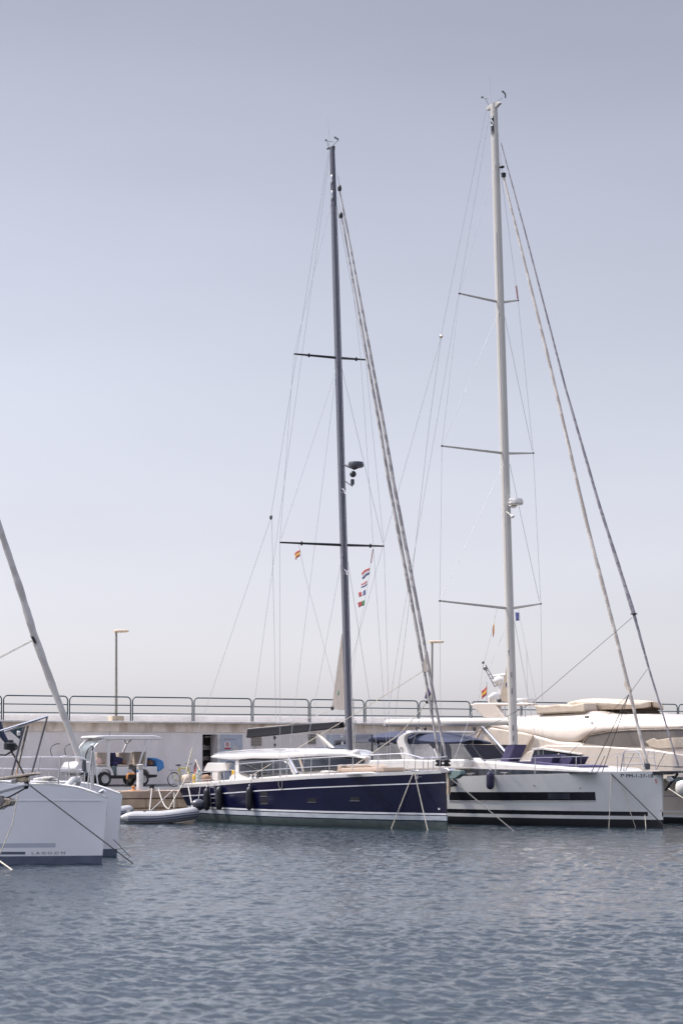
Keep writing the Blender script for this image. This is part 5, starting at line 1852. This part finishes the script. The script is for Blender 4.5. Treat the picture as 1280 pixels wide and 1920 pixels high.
fender(HF, WH, 'dark fender half hidden behind the navy bow', 845, 1452, 1476, .15, 'fender_navy', gw)
flag('courtesy_flag', 'red and yellow flag hanging limp left of the white mast', HF, HF.pt(926, 1168, -.62), .1, .42, [('yellow', .4), ('red', .6)], horiz=False, droop=1.6, group=gf, seed=2)
flag('courtesy_flag', 'plain dark blue flag right beside the white mast', HF, HF.pt(972.5, 1148, .7), .22, .34, [('blue', 1.0)], droop=-.05, group=gf, seed=1)
u, z = WH.find(1146, 1451)
q = WH.P(u, z, -1, .03)
rope('mooring_line', 'dark bow line of the white yacht slanting right to the water', HF, q, water_px(HF, 1251, 1553), .022, 'rope_dark', group=gn)
rope('mooring_line', 'pale line dropping almost straight down the white hull below its lettering', HF, q, water_px(HF, 1140.5, 1551.5), .012, 'rope_light', group=gn)
e_ = WH.P(*WH.find(1167, 1474), -1, .1)
rope('mooring_line', 'thin pale line slanting down under the white hull lettering', HF, e_, water_px(HF, 1191.5, 1551.5), .012, 'rope_light', group=gn)
e_ = WH.P(*WH.find(1212, 1528), -1, .12)
rope('mooring_line', 'short pale line hanging into the water near the white stem', HF, e_, water_px(HF, 1210, 1552.5), .012, 'rope_light', group=gn)
a = G.pt(846, 1461, 86.5)
rope('mooring_line', 'yellowish line from the navy bow across the white hull', G, a, water_px(G, 966, 1558.5), .018, 'rope_light', group=gn)

# ================================================================== the cream motor yacht behind
MF = Frame(HF.W((0, 6.3, 0)).x, HF.W((0, 6.3, 0)).y, HF.ang)
MY = Thing('motor_yacht', 'large cream motor yacht with covered flybridge behind the white sloop', 'motor yacht', MF, (0, 0, 0))
ny = -2.75
hull_rows = []
planm = [(0, .04), (.06, .3), (.14, .55), (.25, .78), (.4, .94), (.6, 1.0), (1, .95)]
MHU = Hull(MF, 21.0, 2.75, planm, [(0, .25), (.15, .55), (.35, .78), (.6, .9), (1, .92)], stem=1.2, stern=.2)
MHU.zs = smooth_tab([(0, 3.55), (.25, 3.2), (.5, 2.85), (1, 2.5)])
MF_bow = Frame(MF.W((5.2, 0, 0)).x, MF.W((5.2, 0, 0)).y, MF.ang)
MHU.fr = MF_bow
MYH = Thing('x', 'x', 'x', MF_bow, (0, 0, 0))
mh = MHU.shell(MYH, 'hull', [(lambda z: .25, 0), (lambda z: .33, 1), (lambda z: .45, 2), (lambda z: .5, 1), (lambda z: 1.05, 2), (lambda z: 1.09, 3), (lambda z: z - .12, 2), (lambda z: z, 2)], ['antifoul_black', 'stripe_white', 'gelcoat_cream', 'seam'])
md_ = MHU.deck(MYH, 'deck', .03, .02, 'deck')
for o_ in (mh, md_):
    o_.parent = MY.o
    o_.location = MY.o.matrix_basis.inverted() @ Vector(MF_bow.W((0, 0, 0)))
    o_.location = (5.2, 0, 0)
bpy.data.objects.remove(MYH.o)


def z66(x, y):
    return (860 + x / 3.048, 1200 + y / 3.048)


# main deck house
slab(MY, 'deckhouse', [z66(*p) for p in ((330, 516), (420, 540), (560, 578), (700, 586), (740, 546), (850, 520), (1280, 502), (1420, 560), (1500, 640), (1500, 790), (200, 790), (330, 640))], ny - .04, -ny - .35, 'gelcoat_cream', bevel=.12, seg=3)
slab(MY, 'side_deck_wall', [z66(*p) for p in ((380, 640), (500, 600), (800, 605), (1100, 625), (1500, 690), (1500, 800), (200, 800), (330, 700))], ny - .15, ny + .3, 'gelcoat_cream', bevel=.06, seg=3)
slab(MY, 'windscreen', [z66(*p) for p in ((704, 590), (722, 560), (745, 545), (850, 526), (1000, 516), (1400, 506), (1430, 590), (1280, 608), (1060, 606), (900, 612))], ny - .075, ny + .1, 'cover_taupe', bevel=.01)
slab(MY, 'windscreen_cover', [z66(*p) for p in ((1062, 580), (1110, 560), (1130, 572), (1200, 560), (1300, 555), (1420, 560), (1430, 606), (1150, 622), (1090, 612))], ny - .1, ny - .05, 'canvas_beige', bevel=.02)
w_ = slab(MY, 'saloon_window', [z66(*p) for p in ((405, 690), (425, 628), (470, 624), (700, 656), (690, 672), (560, 690))], ny - .17, ny - .1, 'glass_dark', bevel=.01)
slab(MY, 'window_frame', [z66(*p) for p in ((395, 692), (418, 618), (470, 614), (705, 650), (700, 658), (470, 626), (428, 630), (408, 692))], ny - .2, ny - .12, 'gelcoat', bevel=.01, parent=w_)
slab(MY, 'window_frame', [z66(*p) for p in ((530, 690), (560, 650), (572, 650), (545, 690))], ny - .2, ny - .12, 'chrome_warm', bevel=.01, parent=w_)
MB().tube([MF.pt(*z66(*p), ny - .08) for p in ((700, 592), (722, 560), (745, 545), (850, 525), (1000, 515), (1400, 505))], .028, 6).build('windscreen_trim', MY, 'chrome_warm')
# aft cockpit cover
slab(MY, 'aft_cover', [z66(*p) for p in ((55, 650), (100, 580), (175, 500), (300, 520), (420, 545), (340, 670), (335, 720), (60, 760))], ny - .12, -ny - .2, 'canvas_cream', bevel=.05, seg=2)
wire(MY, 'cover_edge', [MF.pt(*z66(425, 545), ny - .15), MF.pt(*z66(345, 672), ny - .15)], .05, 'canvas_beige')
wire(MY, 'cover_batten', [MF.pt(*z66(140, 490), ny - .16), MF.pt(*z66(70, 610), ny - .16)], .07, 'canvas_beige')
# flybridge body: a bulging moulding
fb_top = [z66(*p) for p in ((160, 448), (200, 442), (300, 432), (430, 422), (600, 412), (740, 400), (800, 420), (880, 424), (1000, 420), (1280, 435), (1420, 470))]
fb_bot = [z66(*p) for p in ((160, 480), (200, 495), (300, 520), (430, 548), (560, 585), (700, 595), (740, 552), (850, 526), (1000, 518), (1280, 508), (1420, 505))]
rings = []
for i in range(41):
    px = fb_top[0][0] + (fb_top[-1][0] - fb_top[0][0]) * i / 40
    t, b = MF.pt(px, lerp_tab(fb_top, px), ny + .5), MF.pt(px, lerp_tab(fb_bot, px), ny + .15)
    x = (t[0] + b[0]) / 2
    zt, zb = t[2], b[2]
    h = zt - zb
    half = [(ny + .35, zb), (ny + .08, zb + .03 * h), (ny - .02, zb + .1 * h), (ny - .01, zb + .3 * h), (ny + .14, zb + .55 * h), (ny + .3, zb + .78 * h), (ny + .5, zb + .97 * h), (ny + .62, zt)]
    rings.append([(x, y, z) for y, z in half] + [(x, -y, z) for y, z in reversed(half)])
MB().loft(rings).build('flybridge', MY, 'gelcoat_cream', angle=70, sub=1)
# wing arch at the back
slab(MY, 'flybridge_arch', [z66(*p) for p in ((58, 366), (110, 360), (420, 358), (425, 374), (215, 378), (255, 440), (300, 448), (180, 458), (140, 444))], ny + .3, ny + .55, 'gelcoat_cream', bevel=.05, seg=3)
slab(MY, 'flybridge_arch', [z66(*p) for p in ((58, 366), (110, 360), (420, 358), (425, 374), (215, 378), (255, 440), (300, 448), (180, 458), (140, 444))], -ny - .55, -ny - .3, 'gelcoat_cream', bevel=.05, seg=3)
mb = MB()
for px in (240, 262, 352, 378):
    mb.tube([MF.pt(*z66(px, 372), ny + .4), MF.pt(*z66(px, 440), ny + .4)], .025, 6)
mb.build('arch_rail', MY, 'steel')
cv = slab(MY, 'seat_cover', [z66(*p) for p in ((425, 372), (480, 378), (560, 368), (640, 372), (710, 358), (722, 400), (712, 412), (560, 418), (440, 424), (438, 400))], ny + .32, ny + 1.1, 'canvas_beige', bevel=.06, seg=3)
dome(MY, 'hardtop', [(1062, 1330, 1.3), (1080, 1330.5, 1.6), (1110, 1330.5, 1.65), (1150, 1330, 1.45), (1185, 1329, .95), (1207, 1327.5, .5), (1219, 1325, .06)], [(1086, 1316), (1100, 1313), (1122, 1310), (1188, 1312.5), (1222, 1316), (1224, 1324), (1300, 1326)], 'canvas_beige', fall=.1)
slab(MY, 'helm_screen', [(1098, 1330), (1172, 1329), (1182, 1340), (1130, 1340)], -1.0, 1.0, 'cover_taupe', bevel=.05)
slab(MY, 'dark_light', [z66(*p) for p in ((716, 434), (732, 434), (732, 446), (716, 446))], ny - .05, ny + .1, 'black', bevel=.02)
# radar mast with ladder antenna
slab(MY, 'radar_mast', [z66(*p) for p in ((216, 350), (222, 270), (236, 215), (250, 205), (256, 225), (250, 350))], -.12, .12, 'gelcoat', bevel=.04)
slab(MY, 'radar_scanner', [z66(*p) for p in ((188, 200), (262, 190), (266, 204), (190, 212))], -.1, .1, 'gelcoat', bevel=.03)
MB().ball(MF.pt(*z66(235, 232), 0), (.3, .3, .22)).build('satellite_dome', MY, 'gelcoat')
mb = MB()
for o_ in (0, 14):
    mb.tube([MF.pt(*z66(138 + o_, 148 - o_ * .4), 0), MF.pt(*z66(205 + o_, 268 - o_ * .4), 0)], .022, 6)
for k in range(6):
    x, y = 142 + k * 12.5, 155 + k * 22
    mb.tube([MF.pt(*z66(x, y), 0), MF.pt(*z66(x + 14, y - 5.5), 0)], .018, 5)
mb.ball(MF.pt(*z66(150, 160), 0), (.12, .1, .1)).ball(MF.pt(*z66(138, 128), 0), (.06, .06, .08))
mb.build('ladder_mast', MY, 'steel_dark')
MB().ball(MF.pt(*z66(206, 332), -1.2), (.18, .3, .26)).build('search_light', MY, 'gelcoat')
MB().box(MF.pt(*z66(185, 342), -1.2), (.2, .3, .35)).build('horn_box', MY, 'gelcoat', bevel=.05)
MB().lathe(MF.pt(*z66(382, 340), -1.0), [(.05, -.25), (.06, -.06), (.42, -.02), (.4, .04), (.05, .07)], n=20).build('antenna_disc', MY, 'gelcoat')
wire(MY, 'ensign_staff', [MF.pt(*z66(158, 352), -1.6), MF.pt(*z66(158, 238), -1.6)], .02, 'steel')
wire(MY, 'whip_antenna', [MF.pt(*z66(390, 340), -.6), MF.pt(*z66(386, 60), -.6)], .01, 'wire')
flag('ensign', 'tattered red and yellow flag behind the motor yacht arch', MF, MF.pt(*z66(158, 264), -1.62), .3, .34, [('red', .36), ('yellow', .28), ('red', .36)], droop=.7, seed=5)
u_, z_ = .12, 1.6
mb = MB()
q = G.pt(1283, 1478, 92.5)
T = Thing('ball_fender', 'big round white fender by the motor yacht at the right edge', 'fender', G, (q[0], q[1], q[2] - .4))
MB().ball(q, (.37, .37, .42), nu=20, nv=14).build('fender_ball', T, 'gelcoat')
MB().tube([(q[0], q[1], q[2] + .4), (q[0] + .05, q[1] + .2, q[2] + 1.2)], .015, 6).build('lanyard', T, 'rope_white')
a, b = G.pt(1250, 1477, 92.4), G.pt(1300, 1510, 90.5)
rope('mooring_line', 'cream rope running right from the white stem past the ball fender', G, a, b, .022, 'rope_light', group=gn)
# ================================================================== the catamaran at the left
kb = G.ptz(184, 1622.5, 0)
KF = Frame(kb[0], kb[1], 0.0)
CA = Thing('catamaran', 'grey-white catamaran bows with sloping furled forestay at the left', 'catamaran', KF, (0, 0, 0))
plank = [(0, .03), (.03, .14), (.08, .3), (.18, .55), (.32, .8), (.5, .95), (.75, 1.0), (1, .95)]
KL = 13.0
CB = 4.15


def cat_zs(fr_px):
    return fr_px


KH = []
top = [(-200, 1469), (40, 1470), (60, 1469.5), (95, 1470.5), (130, 1473), (155, 1478), (175, 1485), (190, 1491), (197, 1495)]
for yc_ in (.95, .95 + CB):
    h = Hull(KF, KL, .95, plank, [(0, .5), (.1, .8), (.3, .9), (.6, .95), (1, .9)], stem=.14, yc=yc_)
    KH.append(h)
KH[0].fit_sheer(top)
KH[1].zs = KH[0].zs
hulls = []
for k, h in enumerate(KH):
    r_ = [(lambda z: .06, 0), (lambda z: .205, 0), (lambda z: .54, 1), (lambda z: z - .42, 1), (lambda z: z - .04, 1), (lambda z: z, 2)]
    hulls.append(h.shell(CA, 'hull', r_, ['antifoul_blue', 'hull_cat', 'gelcoat'], nu=90))
    h.deck(CA, 'deck', .02, .01, 'gelcoat', camber=.05)
MB().box((0.0, 0, -5), (.01, .01, .01))
H0 = KH[0]
# shallow moulded step, decal and lettering on the near hull
H0.patch_px(CA, 'decal_stripe', -60, 1597, 48, 1602, 'antifoul_blue', off=.004, parent=hulls[0], nu=12)
H0.patch(CA, 'decal_stripe', .09, .6, .42, .53, 'seam', off=.002, thick=.01, parent=hulls[0], nu=20).data.materials[0] = mat('decal_grey', (0.47, 0.48, 0.53), .4, var=.02)
H0.text(CA, 'LAGOON', 58.5, 1601.5, .064, 'seam', parent=hulls[0], width=.83, spacing=1.5)
H0.patch_px(CA, 'knuckle', -60, 1500.5, 193, 1501.5, 'hull_cat', off=.012, parent=hulls[0], nu=30)
H1 = KH[1]
H1.patch_px(CA, 'bow_light', 196.5, 1520, 200, 1530, 'glass_dark', off=.006, parent=hulls[1], nu=3)
# crossbeam, longeron, trampoline and forward seats
yc0 = .95 + CB / 2
a = KF.pt(150, 1440, yc0)
MB().tube([(a[0] - .35, KH[0].yc, H0.zs(.05) - .2), (a[0] - .1, yc0 - .8, a[2] - .3), (a[0] - .1, yc0 + .8, a[2] - .3), (a[0] - .35, KH[1].yc, H0.zs(.05) - .2)], .08, 12).build('crossbeam', CA, 'gelcoat')
MB().box((a[0] - 2.4, yc0, H0.zs(.2) - .05), (3.6, CB - 1.6, .03)).build('trampoline', CA, 'seam', smooth=False)
# furled forestay
P0 = [(-30, 905), (0, 990), (40, 1110), (64, 1190), (95, 1276), (125, 1355), (152, 1430)]
fk = furl(CA, KF, P0, [.075, .085, .09, .1, .1, .085, .08], 'furl_pale', y=yc0, n=50)
MB().prism([(KF.pt(p[0], p[1], yc0)[0], KF.pt(p[0], p[1], yc0)[2]) for p in ((59, 1170), (64, 1178), (75, 1206), (66, 1207), (58, 1194))], yc0 - .06, yc0 + .06).build('sail_clew', CA, 'furl_pale', parent=fk)
MB().tube([KF.pt(60.5, 1194, yc0 - .1), KF.pt(64, 1199, yc0 - .1), KF.pt(67, 1206, yc0 - .1)], .035, 6).build('clew_ring', CA, 'black', parent=fk)
for dy in (0, 2.5):
    wire(CA, 'jib_sheet', [KF.pt(62, 1199 + dy, yc0), KF.pt(-20, 1242 + dy, yc0)], .009, 'rope_light', parent=fk)
MB().lathe(KF.pt(158, 1446, yc0), [(.05, -.12), (.13, -.1), (.13, -.05), (.07, 0), (.06, .14), (.05, .3)], n=16).build('furler_drum', CA, 'radar_dark', parent=fk)
# pulpit seats and rails on both bows
def z1(x, y):
    return (x / 3.765, 1280 + y / 3.765)


mb = MB()
yy = H0.yc - .35
for pts in ([(-40, 522), (140, 526), (285, 524), (430, 526)], [(-40, 605), (250, 608), (410, 612)]):
    mb.tube([KF.pt(*z1(*p), yy) for p in pts], .012, 6)
for t, b in (((285, 526), (262, 668)), ((430, 524), (412, 716)), ((22, 522), (18, 650))):
    mb.tube([KF.pt(*z1(*t), yy), KF.pt(*z1(*b), yy)], .016, 6)
mb.build('guard_rail', CA, 'steel')
mb = MB()
y2 = yc0 - .4
for pts in ([(425, 527), (460, 520), (590, 530), (605, 545)], [(420, 612), (580, 616)], [(430, 640), (590, 632)]):
    mb.tube([KF.pt(*z1(*p), y2) for p in pts], .02, 6)
for t, b in (((430, 524), (415, 712)), ((487, 545), (492, 715)), ((548, 610), (545, 690)), ((350, 630), (348, 712)), ((470, 616), (470, 690)), ((598, 640), (598, 706)), ((590, 650), (535, 695))):
    mb.tube([KF.pt(*z1(*t), y2), KF.pt(*z1(*b), y2)], .016, 6)
mb.build('bow_seat_rail', CA, 'steel')
slab(CA, 'bow_seat', [z1(*p) for p in ((425, 620), (470, 618), (580, 624), (580, 630), (430, 628))], yc0 - .42, yc0 - .1, 'gelcoat', bevel=.015)
slab(CA, 'anchor_locker', [z1(*p) for p in ((235, 690), (240, 675), (310, 664), (318, 684), (300, 694))], H0.yc - .2, H0.yc + .3, 'gelcoat', bevel=.03)
lump('coiled_rope', 'small heap of pale rope on the catamaran foredeck', 'rope', KF, [(KF.pt(*z1(345, 678), H0.yc - .2), (.2, .14, .06)), (KF.pt(*z1(375, 686), H0.yc - .2), (.16, .12, .04))], 'rope_white', 3, .18)
# gennaker post with its two legs
yb = H0.yc + .1
T0 = MB().tube([KF.pt(*z1(650, 750), yb), KF.pt(*z1(658, 480), yb)], [.055, .04], 12).build('bow_post', CA, 'steel')
for a_, b_ in (((652, 486), (620, 740)), ((664, 486), (692, 720))):
    MB().tube([KF.pt(*z1(*a_), yb - .05), KF.pt(*z1(*b_), yb - .05)], .022, 8).build('post_leg', CA, 'steel', parent=T0)
mb = MB().tube([KF.pt(*z1(705, 775), yb - .1), KF.pt(*z1(730, 760), yb - .1), KF.pt(*z1(742, 772), yb - .1)], .05, 10)
mb.tube([KF.pt(*z1(700, 770), yb - .1), KF.pt(*z1(701, 750), yb - .1)], .02, 6)
mb.build('navigation_light', CA, 'steel')

# lines from the catamaran area to the water
gk = gn
rope('mooring_line', 'long dark line crossing the catamaran hull to the water', KF, KF.pt(57, 1473, -.35), water_px(KF, 257, 1621), .014, 'rope_dark', group=gk)
rope('mooring_line', 'short dark line from the far catamaran bow into the water', KF, KF.pt(213, 1574, CB + .1), water_px(KF, 249, 1607.5), .011, 'rope_dark', group=gk)
rope('mooring_line', 'slack brown line falling steeply across the left of the catamaran hull', KF, KF.pt(35, 1486, -.45), KF.pt(0, 1603, -.5), .013, 'rope_light', group=gk, mid=[KF.pt(24, 1545, -.48)])
rope('mooring_line', 'stiff pale line entering the water at the bottom left edge', KF, KF.pt(-20, 1600, -.7), water_px(KF, 32, 1633.5), .018, 'rope_light', group=gk)

# ================================================================== bow of a boat at the far left
BFx = Frame(*G.pt(60, 1450, 57.5)[:2], R(-14))
NB = Thing('moored_bow', 'bow of another sailing boat with timber sprit at the left edge', 'sailing boat', BFx, (0, 0, 0))


def zb_(x, y):
    return (x / 9.6, 1320 + y / 9.6)


def bp(x, y, yy=0):
    return BFx.pt(*zb_(x, y), yy)


slab(NB, 'sprit_plank', [zb_(*p) for p in ((-900, 1375), (0, 1325), (300, 1275), (560, 1238), (588, 1255), (570, 1272), (300, 1320), (0, 1365), (-900, 1440))], -.3, .3, 'wood_warm', bevel=.012)
slab(NB, 'bow_roller', [zb_(*p) for p in ((290, 1330), (440, 1300), (500, 1310), (505, 1400), (350, 1420), (300, 1380))], -.09, .09, 'chrome_warm', bevel=.02)
slab(NB, 'hull', [zb_(*p) for p in ((-1500, 1340), (0, 1400), (200, 1430), (440, 1430), (460, 1470), (300, 1510), (0, 1590), (-700, 1800), (-1500, 2400))], -.25, .25, 'hull_cat', bevel=.05)
MB().tube([bp(205, 1330, -.25), bp(440, 400, -.25)], .028, 8).build('pulpit_leg', NB, 'steel_dark')
MB().tube([bp(280, 1330, .25), bp(510, 380, .25)], .028, 8).build('pulpit_leg', NB, 'chrome_warm')
MB().tube([bp(578, 1245), bp(858, 225)], .022, 8).build('pulpit_leg', NB, 'steel_dark')
for yy in (-.25, .25):
    MB().tube([bp(-600, 640 + yy * 60, yy), bp(0, 505 + yy * 80, yy), bp(500, 340 + yy * 30, yy), bp(850, 225, 0)], .024, 8).build('pulpit_rail', NB, 'steel')
slab(NB, 'corner_plate', [zb_(*p) for p in ((180, 480), (440, 400), (370, 650))], -.27, -.23, 'rail_teal', bevel=.005)
MB().box(bp(345, 530, -.3), (.08, .08, .11)).build('navigation_light', NB, 'gelcoat', bevel=.015)
MB().tube([bp(-30, 330), bp(30, 540), bp(140, 700)], [.085, .08, .05], 12).build('furled_sail', NB, 'canvas_navy')
mb = MB().lathe(bp(185, 740), [(.05, -.12), (.15, -.1), (.15, .04), (.09, .07), (.08, .12)], n=16)
mb.tube([bp(-60, 912, -.1), bp(110, 918, -.1), bp(310, 800, -.1), bp(318, 770, -.1), bp(290, 735, -.1)], .022, 8).tube([bp(200, 800), bp(215, 860)], .035, 6)
mb.build('furler_drum', NB, 'black')
wire(NB, 'tack_strop', [bp(215, 860), bp(320, 1040), bp(470, 1330)], .022, 'rope_dark')
mb = MB().tube([bp(478, 1300, 0), bp(485, 1470, 0)], .06, 8).ball(bp(480, 1480), (.06, .06, .07))
mb.build('snubber_hook', NB, 'black')
wire(NB, 'snubber_line', [bp(485, 1500), bp(330, 1590), bp(180, 1670), bp(60, 1720)], .018, 'rope_dark')
an3 = slab(NB, 'anchor', [zb_(*p) for p in ((-200, 1640), (20, 1655), (50, 1690), (180, 1690), (215, 1740), (190, 1830), (60, 1860), (0, 1900), (-200, 1930))], -.16, .16, 'chrome_warm', bevel=.04, seg=3)
slab(NB, 'anchor_fluke', [zb_(*p) for p in ((-200, 1650), (20, 1650), (95, 1740), (20, 1840), (-200, 1850))], -.19, -.15, 'steel_dark', bevel=.01, parent=an3)
slab(NB, 'deck_box', [zb_(*p) for p in ((200, 1380), (290, 1360), (300, 1420), (210, 1430))], -.12, .0, 'gelcoat', bevel=.01)

# ================================================================== inflatable dinghies
def dinghy(name, label, x0, x1, ytop, yw, Y, ang, bow_left=True, group='grey inflatable dinghies under the quay', engine=False):
    a = G.pt(x0, yw, Y)
    b = G.pt(x1, yw, Y)
    F_ = Frame((a[0] + b[0]) / 2, Y, ang)
    L_ = abs(b[0] - a[0])
    r = .25
    T = Thing(name, label, 'dinghy', F_, (0, 0, 0), group)
    hw = .55
    path = []
    n = 40
    # U of tube: stern port -> bow -> stern starboard (x forward)
    raw = [(-L_ / 2 + .05, -hw), (-L_ / 4, -hw), (L_ * .1, -hw), (L_ * .3, -hw * .86), (L_ * .42, -hw * .5), (L_ * .45, 0), (L_ * .42, hw * .5), (L_ * .3, hw * .86), (L_ * .1, hw), (-L_ / 4, hw), (-L_ / 2 + .05, hw)]
    fx = smooth_tab([(i, p[0]) for i, p in enumerate(raw)])
    fy = smooth_tab([(i, p[1]) for i, p in enumerate(raw)])
    P_, rr = [], []
    for i in range(n + 1):
        t = (len(raw) - 1) * i / n
        x = fx(t)
        lift = .2 * max(0, (x / L_ + .05)) ** 1.3 * 2.2
        P_.append((x, fy(t), .21 + lift))
        e = min(i, n - i)
        rr.append(r * (1 if e > 2 else (.35, .72, .94)[e]))
    hullo = MB().tube(P_, rr, 14).build('buoyancy_tube', T, 'pvc_grey', angle=60)
    for dz, w2, m in ((-.02, .022, 'pvc_navy'), (.07, .012, 'pvc_navy'), (-.11, .02, 'pvc_navy')):
        pts = []
        for i in range(2, n - 1):
            c = Vector(P_[i])
            tg = (Vector(P_[i + 1]) - Vector(P_[i - 1])).normalized()
            nrm = Vector((tg.y, -tg.x, 0)).normalized()
            off = math.sqrt(max(.001, rr[i] ** 2 - dz ** 2))
            pts.append(c + nrm * (off + .003) + Vector((0, 0, dz)))
        MB().tube(pts, w2, 6).build('rubbing_strake', T, m, parent=hullo)
    MB().box((-.1, 0, .12), (L_ * .72, hw * 1.7, .06)).build('floor', T, 'pvc_grey', bevel=.02)
    MB().box((-L_ / 2 + .28, 0, .3), (.05, hw * 1.7, .42)).build('transom', T, 'pvc_grey', bevel=.01)
    MB().box((-.05, 0, .42), (.24, hw * 2.1, .035)).build('thwart', T, 'cover_taupe', bevel=.01)
    mb = MB()
    for x in (-.5, .2, .7):
        mb.torus((x, hw + .02, .42), .06, .012)
        mb.torus((x, -hw - .02, .42), .06, .012)
    mb.build('grab_handle', T, 'pvc_navy')
    if engine:
        ex_ = -L_ / 2 + .06
        e_ = MB().lathe((ex_ - .12, 0, .38), [(.04, -.03), (.15, 0), (.21, .12), (.22, .28), (.17, .38), (.05, .42)], n=18).build('outboard_motor', T, 'engine')
        for v in e_.data.vertices:
            v.co.x = (v.co.x - (ex_ - .12)) * 1.6 + (ex_ - .12)
        MB().box((ex_ - .12, 0, .12), (.14, .1, .36)).build('motor_leg', T, 'engine', parent=e_, bevel=.03)
    return T


dinghy('inflatable_dinghy', 'grey inflatable dinghy with navy stripes lying just left of the navy stern', 228, 369, 1513, 1541, 96.2, R(-3))
q = G.pt(372, 1509, 96.9)
T = Thing('ball_fender', 'fat black fender at the navy stern corner above the dinghy bow', 'fender', G, (q[0], q[1], q[2] - .25))
MB().ball(q, (.3, .24, .23), nu=20, nv=14).build('fender_ball', T, 'engine')
MB().tube([(q[0], q[1], q[2] + .2), (q[0] + .05, q[1] + .4, q[2] + .7)], .012, 6).build('lanyard', T, 'rope_white')
dinghy('inflatable_dinghy', 'grey inflatable dinghy mostly hidden behind the catamaran bow', 130, 246, 1520, 1538, 99.3, R(2))

# ropes at the quay
gq = 'white ropes between quay, dinghy and navy stern'
DBw = WF.W(DB)
db = (DBw.x, DBw.y, DBw.z + .12)
rope('quay_rope', 'thick white rope from the iron bollard straight down to the dinghy', G, db, G.pt(280.5, 1520, 97.0), .022, 'rope_white', group=gq)
rope('quay_rope', 'white rope rising from the dinghy to the navy stern rail', G, G.pt(283, 1520, 97.0), G.pt(327, 1480, 99), .02, 'rope_white', group=gq)
rope('quay_rope', 'slack white rope curling down left of the navy stern', G, (db[0] + .3, db[1] - .4, db[2]), G.pt(318, 1516, 97.2), .026, 'rope_white', sag=.25, group=gq)
rope('quay_rope', 'white rope hanging straight below the navy stern corner', G, G.pt(327, 1486, 99.6), G.pt(326.5, 1516, 99), .02, 'rope_white', group=gq)
rope('quay_rope', 'pale stern line crossing the navy hull corner to the dinghy', G, G.pt(353, 1474, 98.6), G.pt(361, 1514, 96.6), .024, 'rope_white', group=gq)
rope('quay_rope', 'cream stern line from the navy rail down left to the quay', G, G.pt(352, 1452, 99.2), G.pt(316, 1518, 97.3), .02, 'rope_light', group=gq)

for o in SC.objects:
    if o.type == 'MESH' and not o.data.materials:
        o.data.materials.append(M('gelcoat'))
SC.cycles.use_denoising = True
SC.cycles.max_bounces = 8
SC.cycles.transparent_max_bounces = 12
SC.cycles.sample_clamp_indirect = 6
